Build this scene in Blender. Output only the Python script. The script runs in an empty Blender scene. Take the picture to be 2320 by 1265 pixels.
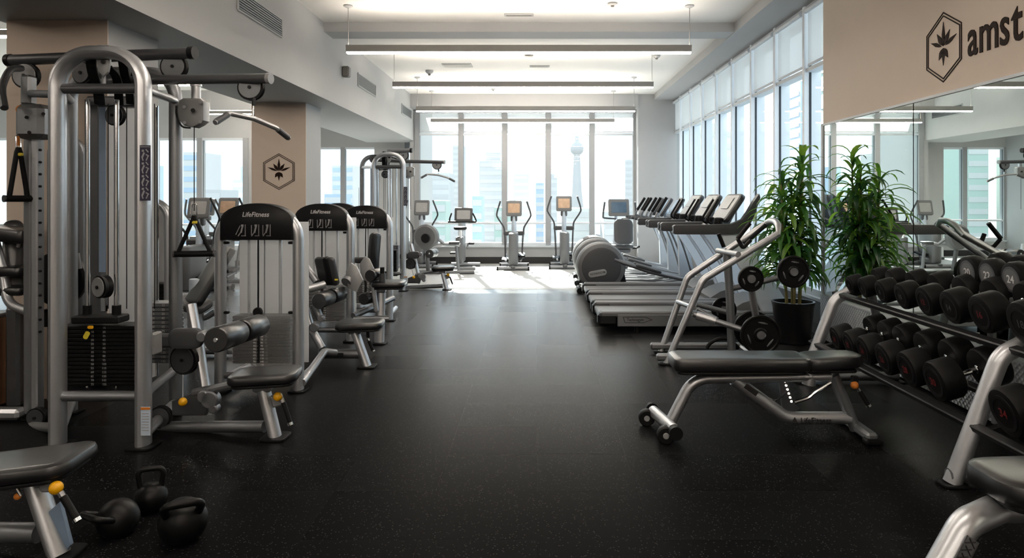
import bpy, math, random
import numpy as np
from mathutils import Vector, Matrix, Euler
random.seed(7)
SC = bpy.context.scene
COL = SC.collection
PI = math.pi

# ------------------------------------------------------------------ camera, sky, sun, exposure
CAMH = 1.45
cam = bpy.data.objects.new('camera', bpy.data.cameras.new('camera'))
COL.objects.link(cam)
cam.location = (0, 0, CAMH)
cam.rotation_euler = (PI / 2, 0, 0)
cam.data.sensor_width = 36.0
cam.data.lens = 36.0 * 1600 / 2320
cam.data.shift_x = (1160 - 1216) / 2320
cam.data.shift_y = (450 - 632.5) / 2320
cam.data.clip_start = 0.02
cam.data.clip_end = 9000
SC.camera = cam

world = bpy.data.worlds.new('world')
SC.world = world
world.use_nodes = True
bg = world.node_tree.nodes['Background']
bg.inputs['Color'].default_value = (0.82, 0.91, 1.0, 1)
bg.inputs['Strength'].default_value = 1.85

sun = bpy.data.objects.new('sun', bpy.data.lights.new('sun', 'SUN'))
COL.objects.link(sun)
sun.data.energy = 30.0
sun.data.color = (1.0, 0.95, 0.87)
sun.data.angle = math.radians(0.8)
sun.rotation_euler = Vector((0.21, -1.0, -0.66)).to_track_quat('-Z', 'Y').to_euler()

SC.view_settings.view_transform = 'Standard'
SC.view_settings.look = 'None'
SC.view_settings.gamma = 1
SC.view_settings.use_curve_mapping = False
SC.view_settings.exposure = 0.25
try:
    SC.cycles.use_denoising = True
    SC.cycles.denoiser = 'OPENIMAGEDENOISE'
    SC.cycles.max_bounces = 9
    SC.cycles.diffuse_bounces = 5
    SC.cycles.glossy_bounces = 4
    SC.cycles.transparent_max_bounces = 16
    SC.cycles.caustics_reflective = False
    SC.cycles.caustics_refractive = False
    SC.cycles.sample_clamp_indirect = 6.0
except Exception:
    pass

def portal(name, loc, rot, sx, sy):
    l = bpy.data.lights.new(name, 'AREA')
    l.shape = 'RECTANGLE'; l.size = sx; l.size_y = sy
    l.cycles.is_portal = True
    o = bpy.data.objects.new(name, l); COL.objects.link(o)
    o.location = loc; o.rotation_euler = rot
portal('portal_far', (-0.2, 15.9, 1.9), (-PI / 2, 0, 0), 4.9, 3.1)
portal('portal_right', (3.22, 11.2, 2.0), (0, PI / 2, 0), 3.2, 8.6)
portal('portal_left_far', (-4.4, 17.95, 1.6), (-PI / 2, 0, 0), 3.2, 2.4)
portal('portal_left_near', (-9.2, 15.05, 1.6), (-PI / 2, 0, 0), 6.4, 2.4)

def P(u, v, Y):
    """point of the room at depth Y that the photograph shows at pixel (u, v)"""
    return Vector(((u - 1216) * Y / 1600, Y, CAMH - (v - 450) * Y / 1600))

# ------------------------------------------------------------------ materials
def lin(c):
    return tuple(((x / 255) / 12.92 if x / 255 <= 0.04045 else ((x / 255 + 0.055) / 1.055) ** 2.4) for x in c)

M = {}
def mat(name, rgb, rough=0.5, metal=0.0, var=0.06, scale=30, bump=0.0, spec=None, coat=0.0, emit=None, estr=0.0):
    m = bpy.data.materials.new(name); m.use_nodes = True
    nt = m.node_tree; b = nt.nodes['Principled BSDF']
    c = lin(rgb)
    tc = nt.nodes.new('ShaderNodeTexCoord')
    nz = nt.nodes.new('ShaderNodeTexNoise'); nz.inputs['Scale'].default_value = scale; nz.inputs['Detail'].default_value = 3
    nt.links.new(tc.outputs['Object'], nz.inputs['Vector'])
    mx = nt.nodes.new('ShaderNodeMix'); mx.data_type = 'RGBA'
    mx.inputs[6].default_value = tuple(x * (1 - var) for x in c) + (1,)
    mx.inputs[7].default_value = tuple(min(1, x * (1 + var)) for x in c) + (1,)
    nt.links.new(nz.outputs['Fac'], mx.inputs[0])
    nt.links.new(mx.outputs[2], b.inputs['Base Color'])
    b.inputs['Roughness'].default_value = rough
    b.inputs['Metallic'].default_value = metal
    if spec is not None: b.inputs['Specular IOR Level'].default_value = spec
    if coat: b.inputs['Coat Weight'].default_value = coat; b.inputs['Coat Roughness'].default_value = 0.15
    if bump:
        bp = nt.nodes.new('ShaderNodeBump'); bp.inputs['Strength'].default_value = bump; bp.inputs['Distance'].default_value = 0.002
        nt.links.new(nz.outputs['Fac'], bp.inputs['Height']); nt.links.new(bp.outputs['Normal'], b.inputs['Normal'])
    if emit:
        b.inputs['Emission Color'].default_value = lin(emit) + (1,); b.inputs['Emission Strength'].default_value = estr
    M[name] = m
    return m

mat('silver', (190, 192, 196), 0.34, 0.8, 0.05, 60)
mat('silver_dark', (132, 134, 138), 0.42, 0.8, 0.05, 60)
mat('gun_metal', (92, 93, 96), 0.4, 0.6, 0.08, 40)
mat('chrome', (225, 226, 228), 0.12, 1.0, 0.02)
mat('vinyl', (24, 24, 26), 0.33, 0.0, 0.15, 160, 0.12, spec=0.75, coat=0.25)
mat('black_rubber', (16, 16, 17), 0.5, 0.0, 0.2, 90, 0.15, spec=0.14)
mat('black_plastic', (20, 20, 22), 0.42, 0.0, 0.1, 50, spec=0.25)
mat('black_iron', (13, 13, 14), 0.38, 0.0, 0.15, 80, 0.1, spec=0.2)
mat('dark_plastic', (58, 59, 62), 0.42, 0.0, 0.08, 50)
mat('mid_plastic', (96, 97, 99), 0.42, 0.0, 0.06, 50)
mat('upright_silver', (216, 224, 234), 0.4, 0.0, 0.04, 30)
mat('light_plastic', (172, 173, 175), 0.42, 0.0, 0.05, 50)
mat('pale_plate', (150, 151, 152), 0.42, 0.3, 0.05, 40)
mat('cardio_silver', (186, 196, 208), 0.42, 0.15, 0.05, 40)
mat('belt_blue', (122, 142, 166), 0.5, 0.0, 0.05, 40)
mat('yellow', (242, 176, 10), 0.35, 0.0, 0.04)
mat('orange', (205, 120, 40), 0.4, 0.0, 0.05)
mat('tag_yellow', (226, 206, 60), 0.5, 0.0, 0.05)
mat('print_white', (215, 215, 215), 0.6, 0.0, 0.03)
mat('print_grey', (150, 150, 152), 0.6, 0.0, 0.03)
mat('print_red', (104, 14, 20), 0.6, 0.0, 0.05)
mat('print_black', (18, 17, 17), 0.6, 0.0, 0.05)
mat('placard', (38, 36, 58), 0.5, 0.0, 0.05)
mat('label_pale', (190, 204, 220), 0.5, 0.0, 0.04)
mat('screen', (70, 92, 112), 0.25, 0.0, 0.3, 14)
mat('screen_grey', (150, 150, 150), 0.35, 0.0, 0.1, 14)
mat('screen_warm', (180, 150, 125), 0.35, 0.0, 0.3, 14)
mat('wood_box', (96, 66, 44), 0.6, 0.0, 0.2, 8)
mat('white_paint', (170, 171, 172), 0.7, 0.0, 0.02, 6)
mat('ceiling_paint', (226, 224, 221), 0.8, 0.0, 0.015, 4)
mat('beige_paint', (212, 196, 182), 0.75, 0.0, 0.025, 5, 0.05)
mat('base_black', (26, 26, 28), 0.5, 0.0, 0.1, 10)
mat('sill_grey', (170, 171, 172), 0.6, 0.0, 0.03, 8)
mat('frame_white', (206, 212, 218), 0.5, 0.0, 0.03, 10)
mat('fin_white', (236, 242, 248), 0.5, 0.0, 0.02, 10)
mat('frame_grey', (150, 152, 155), 0.5, 0.0, 0.03, 10)
mat('gasket', (30, 40, 50), 0.4, 0.0, 0.05, 10)
mat('logo_brown', (34, 20, 12), 0.7, 0.0, 0.05, spec=0.15)
mat('pot_black', (16, 16, 18), 0.3, 0.0, 0.1, 20)
mat('soil', (60, 50, 42), 0.9, 0.0, 0.4, 60, 0.5)
mat('cane', (128, 120, 70), 0.6, 0.0, 0.25, 30, 0.3)
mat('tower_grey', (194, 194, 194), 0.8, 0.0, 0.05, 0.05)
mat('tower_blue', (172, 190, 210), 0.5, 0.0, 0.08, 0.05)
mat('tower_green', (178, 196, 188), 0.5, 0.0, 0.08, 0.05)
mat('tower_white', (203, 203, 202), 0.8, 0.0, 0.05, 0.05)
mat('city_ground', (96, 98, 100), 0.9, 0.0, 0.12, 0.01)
mat('sprinkler_grey', (120, 118, 112), 0.5, 0.2, 0.05)
mat('lamp_body', (150, 148, 145), 0.5, 0.3, 0.03)
mat('lamp_glow', (255, 240, 220), 0.5, 0.0, 0.0, emit=(255, 242, 226), estr=36.0)

def shader_mat(name):
    m = bpy.data.materials.new(name); m.use_nodes = True
    nt = m.node_tree
    for n in list(nt.nodes):
        if n.type != 'OUTPUT_MATERIAL': nt.nodes.remove(n)
    M[name] = m
    out = [n for n in nt.nodes if n.type == 'OUTPUT_MATERIAL'][0]
    return m, nt, out

def glass_mat(name, tint, refl=1.0):
    m, nt, out = shader_mat(name)
    t = nt.nodes.new('ShaderNodeBsdfTransparent'); t.inputs[0].default_value = tint + (1,)
    g = nt.nodes.new('ShaderNodeBsdfGlossy'); g.inputs['Roughness'].default_value = 0.0
    lw = nt.nodes.new('ShaderNodeLayerWeight'); lw.inputs['Blend'].default_value = 0.5
    pw = nt.nodes.new('ShaderNodeMath'); pw.operation = 'POWER'; pw.inputs[1].default_value = 5.0
    f = nt.nodes.new('ShaderNodeMath'); f.operation = 'MULTIPLY_ADD'; f.inputs[1].default_value = 0.12; f.inputs[2].default_value = 0.012
    nt.links.new(lw.outputs['Facing'], pw.inputs[0]); nt.links.new(pw.outputs[0], f.inputs[0])
    x = nt.nodes.new('ShaderNodeMixShader')
    ml = nt.nodes.new('ShaderNodeMath'); ml.operation = 'MULTIPLY'; ml.inputs[1].default_value = refl
    nt.links.new(f.outputs[0], ml.inputs[0]); nt.links.new(ml.outputs[0], x.inputs[0])
    nt.links.new(t.outputs[0], x.inputs[1]); nt.links.new(g.outputs[0], x.inputs[2])
    nt.links.new(x.outputs[0], out.inputs[0])
glass_mat('glass', (0.93, 0.97, 0.97))
glass_mat('glass_clear', (0.97, 0.98, 0.98))

def mix_mat(name, rgb, trans_rgb, wt, clear=0.0, rough=0.3):
    """cloth or frosted sheet: diffuse + translucent, a little clear and a weak sheen"""
    m, nt, out = shader_mat(name)
    d = nt.nodes.new('ShaderNodeBsdfDiffuse'); d.inputs[0].default_value = lin(rgb) + (1,)
    t = nt.nodes.new('ShaderNodeBsdfTranslucent'); t.inputs[0].default_value = lin(trans_rgb) + (1,)
    x = nt.nodes.new('ShaderNodeMixShader'); x.inputs[0].default_value = wt
    nt.links.new(d.outputs[0], x.inputs[1]); nt.links.new(t.outputs[0], x.inputs[2])
    g = nt.nodes.new('ShaderNodeBsdfGlossy'); g.inputs['Roughness'].default_value = rough
    y = nt.nodes.new('ShaderNodeMixShader'); y.inputs[0].default_value = 0.06
    nt.links.new(x.outputs[0], y.inputs[1]); nt.links.new(g.outputs[0], y.inputs[2])
    last = y
    if clear:
        c = nt.nodes.new('ShaderNodeBsdfTransparent')
        z = nt.nodes.new('ShaderNodeMixShader'); z.inputs[0].default_value = clear
        nt.links.new(y.outputs[0], z.inputs[1]); nt.links.new(c.outputs[0], z.inputs[2])
        last = z
    nt.links.new(last.outputs[0], out.inputs[0])
mix_mat('blind_cloth', (222, 222, 221), (238, 238, 236), 0.6, 0.3, 0.6)
mix_mat('frosted', (225, 226, 228), (248, 249, 250), 0.55, 0.78, 0.25)
mix_mat('frosted_back', (236, 237, 238), (250, 250, 250), 0.7, 0.0, 0.4)

mix_mat('leaf_green', (62, 116, 50), (128, 184, 62), 0.4, 0.0, 0.35)
mix_mat('leaf_light', (112, 162, 60), (176, 210, 74), 0.4, 0.0, 0.35)
mix_mat('leaf_dark', (36, 82, 46), (84, 144, 56), 0.35, 0.0, 0.35)

def mirror_mat():
    m = mat('mirror', (234, 242, 238), 0.0, 1.0, 0.0)
    m.node_tree.nodes['Principled BSDF'].inputs['Roughness'].default_value = 0.005
mirror_mat()

def floor_mat():
    m = bpy.data.materials.new('rubber_floor'); m.use_nodes = True
    M['rubber_floor'] = m
    nt = m.node_tree; b = nt.nodes['Principled BSDF']; L = nt.links
    geo = nt.nodes.new('ShaderNodeNewGeometry')
    v = nt.nodes.new('ShaderNodeTexVoronoi'); v.inputs['Scale'].default_value = 130
    L.new(geo.outputs['Position'], v.inputs['Vector'])
    wn = nt.nodes.new('ShaderNodeTexWhiteNoise'); wn.noise_dimensions = '3D'
    L.new(v.outputs['Color'], wn.inputs['Vector'])
    lt = nt.nodes.new('ShaderNodeMath'); lt.operation = 'LESS_THAN'; lt.inputs[1].default_value = 0.10
    L.new(wn.outputs['Value'], lt.inputs[0])
    d = nt.nodes.new('ShaderNodeMath'); d.operation = 'LESS_THAN'; d.inputs[1].default_value = 0.42
    L.new(v.outputs['Distance'], d.inputs[0])
    mu = nt.nodes.new('ShaderNodeMath'); mu.operation = 'MULTIPLY'
    L.new(lt.outputs[0], mu.inputs[0]); L.new(d.outputs[0], mu.inputs[1])
    # tone of each half-metre tile
    sn = nt.nodes.new('ShaderNodeVectorMath'); sn.operation = 'DIVIDE'; sn.inputs[1].default_value = (0.5, 0.5, 100)
    fl = nt.nodes.new('ShaderNodeVectorMath'); fl.operation = 'FLOOR'
    L.new(geo.outputs['Position'], sn.inputs[0]); L.new(sn.outputs[0], fl.inputs[0])
    w2 = nt.nodes.new('ShaderNodeTexWhiteNoise'); w2.noise_dimensions = '2D'
    L.new(fl.outputs[0], w2.inputs['Vector'])
    base = nt.nodes.new('ShaderNodeMix'); base.data_type = 'RGBA'
    base.inputs[6].default_value = lin((17, 17, 18)) + (1,); base.inputs[7].default_value = lin((19, 19, 20)) + (1,)
    L.new(w2.outputs['Value'], base.inputs[0])
    mx = nt.nodes.new('ShaderNodeMix'); mx.data_type = 'RGBA'
    mx.inputs[7].default_value = lin((58, 58, 59)) + (1,)
    L.new(mu.outputs[0], mx.inputs[0]); L.new(base.outputs[2], mx.inputs[6])
    nt.nodes.remove(b)
    nz = nt.nodes.new('ShaderNodeTexNoise'); nz.inputs['Scale'].default_value = 190; nz.inputs['Detail'].default_value = 2
    L.new(geo.outputs['Position'], nz.inputs['Vector'])
    bp = nt.nodes.new('ShaderNodeBump'); bp.inputs['Strength'].default_value = 0.12; bp.inputs['Distance'].default_value = 0.002
    L.new(nz.outputs['Fac'], bp.inputs['Height'])
    df = nt.nodes.new('ShaderNodeBsdfDiffuse'); L.new(mx.outputs[2], df.inputs['Color']); L.new(bp.outputs['Normal'], df.inputs['Normal'])
    gl = nt.nodes.new('ShaderNodeBsdfGlossy'); gl.inputs['Color'].default_value = (0.95, 0.96, 0.97, 1)
    r = nt.nodes.new('ShaderNodeMapRange'); r.inputs['To Min'].default_value = 0.265; r.inputs['To Max'].default_value = 0.285
    L.new(w2.outputs['Value'], r.inputs['Value']); L.new(r.outputs[0], gl.inputs['Roughness'])
    # rough rubber: reflectance rises steeply towards grazing
    lw = nt.nodes.new('ShaderNodeLayerWeight'); lw.inputs['Blend'].default_value = 0.5
    pw = nt.nodes.new('ShaderNodeMath'); pw.operation = 'POWER'; pw.inputs[1].default_value = 12.0
    ml = nt.nodes.new('ShaderNodeMath'); ml.operation = 'MULTIPLY_ADD'; ml.use_clamp = True; ml.inputs[1].default_value = 2.4; ml.inputs[2].default_value = 0.002
    L.new(lw.outputs['Facing'], pw.inputs[0]); L.new(pw.outputs[0], ml.inputs[0])
    sh = nt.nodes.new('ShaderNodeMixShader')
    L.new(ml.outputs[0], sh.inputs[0]); L.new(df.outputs[0], sh.inputs[1]); L.new(gl.outputs[0], sh.inputs[2])
    L.new(sh.outputs[0], nt.nodes['Material Output'].inputs[0])
floor_mat()

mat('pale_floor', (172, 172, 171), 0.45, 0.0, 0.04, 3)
def diamond_mat():
    m = mat('diamond_plate', (200, 202, 206), 0.32, 0.45, 0.05, 20)
    nt = m.node_tree; b = nt.nodes['Principled BSDF']
    geo = nt.nodes.new('ShaderNodeNewGeometry')
    mp = nt.nodes.new('ShaderNodeMapping'); mp.inputs['Rotation'].default_value = (PI / 4, 0, 0); mp.inputs['Scale'].default_value = (1, 34, 34)
    nt.links.new(geo.outputs['Position'], mp.inputs['Vector'])
    ck = nt.nodes.new('ShaderNodeTexVoronoi'); ck.inputs['Scale'].default_value = 1.0
    ck.inputs['Randomness'].default_value = 0.0
    nt.links.new(mp.outputs[0], ck.inputs['Vector'])
    bp = nt.nodes.new('ShaderNodeBump'); bp.inputs['Strength'].default_value = 1.0; bp.inputs['Distance'].default_value = 0.012
    nt.links.new(ck.outputs['Distance'], bp.inputs['Height']); nt.links.new(bp.outputs['Normal'], b.inputs['Normal'])
diamond_mat()

# ------------------------------------------------------------------ mesh helpers
OFF = {}
TXT = {}
def text_geo(s):
    if s not in TXT:
        cu = bpy.data.curves.new('t', 'FONT'); cu.body = s; cu.size = 1.0; cu.align_x = 'CENTER'; cu.align_y = 'CENTER'
        cu.resolution_u = 3; cu.extrude = 0.008; cu.offset = 0.012
        ob = bpy.data.objects.new('t', cu); COL.objects.link(ob)
        me = bpy.data.meshes.new_from_object(ob.evaluated_get(bpy.context.evaluated_depsgraph_get()))
        TXT[s] = ([v.co.copy() for v in me.vertices], [tuple(p.vertices) for p in me.polygons])
        bpy.data.objects.remove(ob); bpy.data.curves.remove(cu); bpy.data.meshes.remove(me)
    return TXT[s]

def fillet(pts, rad, n=6, closed=False):
    pts = [Vector(p) for p in pts]; out = []; N = len(pts)
    rs = rad if isinstance(rad, (list, tuple)) else [rad] * N
    for i, p in enumerate(pts):
        if not closed and (i == 0 or i == N - 1): out.append(p); continue
        a = pts[i - 1] - p; b = pts[(i + 1) % N] - p
        la, lb = a.length, b.length
        ang = a.angle(b) if la > 1e-6 and lb > 1e-6 else PI
        if ang > PI - 0.02: out.append(p); continue
        d = min(rs[i] / math.tan(ang / 2), la * 0.49, lb * 0.49)
        p0 = p + a / la * d; p1 = p + b / lb * d
        for k in range(n + 1):
            t = k / n
            # rational quadratic = circular arc
            w = math.sin(ang / 2)
            w0, w1, w2 = (1 - t) ** 2, 2 * t * (1 - t) * w, t * t
            out.append((p0 * w0 + p * w1 + p1 * w2) / (w0 + w1 + w2))
    return out

def smooth_path(pts, n=5):
    pts = [Vector(p) for p in pts]; out = []
    q = [pts[0] * 2 - pts[1]] + pts + [pts[-1] * 2 - pts[-2]]
    for i in range(1, len(q) - 2):
        for k in range(n):
            t = k / n
            out.append(0.5 * ((2 * q[i]) + (q[i + 1] - q[i - 1]) * t + (2 * q[i - 1] - 5 * q[i] + 4 * q[i + 1] - q[i + 2]) * t * t
                              + (3 * q[i] - q[i - 1] - 3 * q[i + 1] + q[i + 2]) * t ** 3))
    out.append(pts[-1])
    return out

class MB:
    def __init__(s): s.v = []; s.f = []; s.m = Matrix()
    def at(s, loc=(0, 0, 0), rot=(0, 0, 0), sc=1.0):
        s.m = Matrix.Translation(loc) @ Euler(rot).to_matrix().to_4x4() @ Matrix.Scale(sc, 4); return s
    def add(s, vs, fs):
        o = len(s.v); s.v += [s.m @ Vector(v) for v in vs]; s.f += [tuple(i + o for i in f) for f in fs]; return s
    def box(s, c, d, b=0.0, rot=None):
        x, y, z = d[0] / 2, d[1] / 2, d[2] / 2; c = Vector(c)
        R = Euler(rot).to_matrix() if rot else None
        if b <= 0:
            vs = [Vector((i * x, j * y, k * z)) for i in (-1, 1) for j in (-1, 1) for k in (-1, 1)]
            fs = [(0, 1, 3, 2), (4, 6, 7, 5), (0, 4, 5, 1), (2, 3, 7, 6), (0, 2, 6, 4), (1, 5, 7, 3)]
        else:
            b = min(b, x * .98, y * .98, z * .98); vs = []; ix = {}
            for i in (-1, 1):
                for j in (-1, 1):
                    for k in (-1, 1):
                        for a in range(3):
                            e = [x - b, y - b, z - b]; e[a] += b
                            ix[(i, j, k, a)] = len(vs); vs.append(Vector((i * e[0], j * e[1], k * e[2])))
            fs = []
            for a in range(3):
                u, w = (a + 1) % 3, (a + 2) % 3
                for sg in (-1, 1):
                    q = []
                    for p, r in ((-1, -1), (1, -1), (1, 1), (-1, 1)):
                        t = [0, 0, 0]; t[a] = sg; t[u] = p; t[w] = r; q.append(ix[(t[0], t[1], t[2], a)])
                    fs.append(tuple(q if sg > 0 else q[::-1]))
                for p in (-1, 1):
                    for r in (-1, 1):
                        t0 = [0, 0, 0]; t1 = [0, 0, 0]
                        t0[a] = -1; t1[a] = 1
                        for t in (t0, t1): t[u] = p; t[w] = r
                        q = [ix[tuple(t0) + (u,)], ix[tuple(t1) + (u,)], ix[tuple(t1) + (w,)], ix[tuple(t0) + (w,)]]
                        fs.append(tuple(q if p * r < 0 else q[::-1]))
            for i in (-1, 1):
                for j in (-1, 1):
                    for k in (-1, 1):
                        q = [ix[(i, j, k, 0)], ix[(i, j, k, 1)], ix[(i, j, k, 2)]]
                        fs.append(tuple(q if i * j * k > 0 else q[::-1]))
        return s.add([c + (R @ v if R else v) for v in vs], fs)
    def ring(s, loops, cap=True, closed=False):
        """bridge a list of equal-length vertex loops"""
        n = len(loops[0]); vs = [p for l in loops for p in l]; fs = []; K = len(loops)
        for k in range(K if closed else K - 1):
            a, b = k * n, ((k + 1) % K) * n
            for i in range(n):
                j = (i + 1) % n; fs.append((a + i, a + j, b + j, b + i))
        if cap and not closed: fs += [tuple(range(n))[::-1], tuple(range((K - 1) * n, K * n))]
        return s.add(vs, fs)
    def tube(s, pts, r, r2=None, n=10, closed=False, cap=True, sq=False):
        pts = [Vector(p) for p in pts]; K = len(pts); T = []
        for i in range(K):
            a = pts[i - 1] if (i > 0 or closed) else pts[i]
            b = pts[(i + 1) % K] if (i < K - 1 or closed) else pts[i]
            T.append((b - a).normalized())
        best, ref = 9, None
        for ax in (Vector((0, 1, 0)), Vector((1, 0, 0)), Vector((0, 0, 1))):
            m = max(abs(t.dot(ax)) for t in T)
            if m < best - 0.05: best, ref = m, ax
        loops = []; nrm = None
        for i in range(K):
            if best < 0.97: nrm = (ref - T[i] * ref.dot(T[i])).normalized()
            else:
                if nrm is None: nrm = T[i].orthogonal().normalized()
                nrm = (nrm - T[i] * nrm.dot(T[i])).normalized()
            bn = T[i].cross(nrm)
            ri = r[i] if isinstance(r, (list, tuple)) else r
            rn = ri if r2 is None else r2
            l = []
            for k in range(n):
                a = 2 * PI * k / n + (PI / n if sq else 0)
                ca, sa = math.cos(a), math.sin(a)
                if sq:
                    ca = math.copysign(abs(ca) ** 0.45, ca); sa = math.copysign(abs(sa) ** 0.45, sa)
                l.append(pts[i] + bn * (ca * ri) + nrm * (sa * rn))
            loops.append(l)
        return s.ring(loops, cap, closed)
    def cyl(s, p0, p1, r0, r1=None, n=16, cap=True):
        p0, p1 = Vector(p0), Vector(p1); return s.tube([p0, p1], [r0, r0 if r1 is None else r1], n=n, cap=cap)
    def lathe(s, prof, o, ax=(0, 0, 1), n=20, closed=False):
        ax = Vector(ax).normalized(); u = ax.orthogonal().normalized(); w = ax.cross(u); o = Vector(o)
        loops = [[o + ax * z + (u * math.cos(2 * PI * k / n) + w * math.sin(2 * PI * k / n)) * max(r, 1e-5) for k in range(n)] for r, z in prof]
        return s.ring(loops, True, closed)
    def disc(s, c, ax, r, w, b=0.006, n=22):
        return s.lathe([(r - b, -w / 2), (r, -w / 2 + b), (r, w / 2 - b), (r - b, w / 2)], c, ax, n)
    def sph(s, c, r, n=14):
        return s.lathe([(r * math.sin(PI * k / 9), -r * math.cos(PI * k / 9)) for k in range(10)], c, (0, 0, 1), n)
    def prism(s, out, o, U, V, W, t, b=0.0):
        """outline (u, v) extruded along W from 0 to t; b rounds the edge towards the centroid"""
        o, U, V, W = Vector(o), Vector(U), Vector(V), Vector(W)
        cu = sum(p[0] for p in out) / len(out); cv = sum(p[1] for p in out) / len(out)
        ext = max(max(p[0] for p in out) - min(p[0] for p in out), max(p[1] for p in out) - min(p[1] for p in out)) / 2
        def L(sh, z):
            k = 1 - sh / ext
            return [o + U * (cu + (p[0] - cu) * k) + V * (cv + (p[1] - cv) * k) + W * z for p in out]
        lo = [L(0, 0), L(0, t)] if b <= 0 else [L(b, 0), L(b * .3, b * .3), L(0, b), L(0, t - b), L(b * .3, t - b * .3), L(b, t)]
        return s.ring(lo)
    def pad(s, c, w, l, h, r=0.04, b=0.018, rot=(0, 0, 0), taper=1.0):
        """upholstered pad: rounded rectangle w (x) by l (y), h thick, centred on c"""
        R = Euler(rot).to_matrix(); c = Vector(c)
        def L(i, z):
            pts = []; x, y, q = w / 2 - i, l / 2 - i, max(r - i, 0.004)
            for sx, sy, a0 in ((1, 1, 0), (-1, 1, PI / 2), (-1, -1, PI), (1, -1, 1.5 * PI)):
                for k in range(5):
                    a = a0 + k * PI / 8
                    px = sx * (x - q) + q * math.cos(a); py = sy * (y - q) + q * math.sin(a)
                    pts.append(c + R @ Vector((px, py * (1 + (taper - 1) * (px / w + .5)), z)))
            return pts
        return s.ring([L(b * 1.2, -h / 2), L(b * .3, -h / 2 + b * .4), L(0, -h / 2 + b), L(0, h / 2 - b), L(b * .25, h / 2 - b * .4), L(b, h / 2 - b * .08), L(b * 2.2, h / 2)])
    def text(s, st, size, o, U, V, wscale=1.0, shear=0.0):
        vs, fs = text_geo(st); o, U, V = Vector(o), Vector(U), Vector(V); W = U.cross(V)
        return s.add([o + U * ((p.x * wscale + p.y * shear) * size) + V * (p.y * size) + W * ((p.z + 0.008) * size) for p in vs], fs)
    def build(s, name, m, parent=None, smooth=35, kind=None, label=None):
        me = bpy.data.meshes.new(name)
        off = OFF.get(parent.name, Vector()) if parent is not None else Vector()
        me.from_pydata([v - off for v in s.v], [], s.f)
        me.materials.append(M[m] if isinstance(m, str) else m)
        if smooth:
            me.polygons.foreach_set('use_smooth', [True] * len(me.polygons))
            try: me.set_sharp_from_angle(angle=math.radians(smooth))
            except Exception: pass
        me.update()
        o = bpy.data.objects.new(name, me); COL.objects.link(o)
        if parent is not None:
            o.parent = parent; OFF[o.name] = off
        if kind: o['kind'] = kind
        if label: o['label'] = label
        return o

def B(): return MB()

def tag(o, label, cat, group=None, kind=None):
    o['label'] = label; o['category'] = cat
    if group: o['group'] = group
    if kind: o['kind'] = kind
    return o

def thing(name, label, cat, loc=(0, 0, 0), rz=0.0, group=None, world=False):
    """Empty at the base of a thing. world=True: its parts are given in room coordinates"""
    o = bpy.data.objects.new(name, None); COL.objects.link(o)
    o.empty_display_size = 0.1
    o.location = loc; o.rotation_euler = (0, 0, rz)
    OFF[o.name] = Vector(loc) if world else Vector()
    return tag(o, label, cat, group)

def struct(name, loc=(0, 0, 0)):
    o = bpy.data.objects.new(name, None); COL.objects.link(o); o['kind'] = 'structure'
    OFF[o.name] = Vector(); return o

def dup(root, loc, rz=0.0, sc=1.0, label=None):
    kids = {}
    for o in COL.objects: kids.setdefault(o.parent.name if o.parent else None, []).append(o)
    def cp(o, par):
        c = o.copy(); COL.objects.link(c)
        if par is not None: c.parent = par
        for ch in kids.get(o.name, []): cp(ch, c)
        return c
    r = cp(root, None)
    r.location = loc; r.rotation_euler = (0, 0, rz); r.scale = (sc, sc, sc)
    if label: r['label'] = label
    return r

def relink(mesh_obj, name, parent, loc=(0, 0, 0), rot=(0, 0, 0), sc=(1, 1, 1)):
    c = bpy.data.objects.new(name, mesh_obj.data); COL.objects.link(c)
    if parent is not None: c.parent = parent
    c.location = loc; c.rotation_euler = rot; c.scale = sc
    return c

ORD = ['first', 'second', 'third', 'fourth', 'fifth', 'sixth', 'seventh', 'eighth', 'ninth', 'tenth', 'eleventh', 'twelfth']
X, Y_, Z = Vector((1, 0, 0)), Vector((0, 1, 0)), Vector((0, 0, 1))

# ------------------------------------------------------------------ room shell
ZC, ZS, XM, XW, YF = 3.72, 3.59, 2.95, 3.0, 15.7
ZB, XB0, XB1 = 2.74, -3.9, -2.74

slab_far = None
fl = B().box((-5, 5, -0.06), (18, 27, 0.1)).build('floor', 'rubber_floor', smooth=0); fl['kind'] = 'structure'
# half-metre rubber tiles with recessed joints
tile = MB().box((0, 0, -0.004), (0.4999, 0.4999, 0.012))
first = None; rest = B()
for iy in range(-4, 36):
    for ix in range(-26, 7):
        x, y = ix * 0.5 + 0.25 - 0.5, iy * 0.5 + 0.25
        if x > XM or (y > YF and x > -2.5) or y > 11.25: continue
        if 5.5 < y < 11.25 and -2.0 < x < 1.6:
            if first is None:
                first = tile.build('floor_tile', 'rubber_floor', fl, smooth=0); first.location = (x, y, -0.0025)
            else: relink(first, 'floor_tile', fl, (x, y, -0.0025))
        else:
            rest.at((x, y, -0.0025)).box((0, 0, -0.004), (0.4999, 0.4999, 0.012))
rest.build('floor_tiling', 'rubber_floor', fl, smooth=0, kind='stuff')
B().box((-5, 14.75, -.004), (18, 6.99, .012)).build('pale_flooring', 'pale_floor', fl, smooth=0)  # floor colour is paler from the last tile row to the far wall

def slab(name, a, b, m):
    a, b = Vector(a), Vector(b)
    o = B().box((a + b) / 2, b - a).build(name, m, smooth=0); o['kind'] = 'structure'; return o

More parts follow.
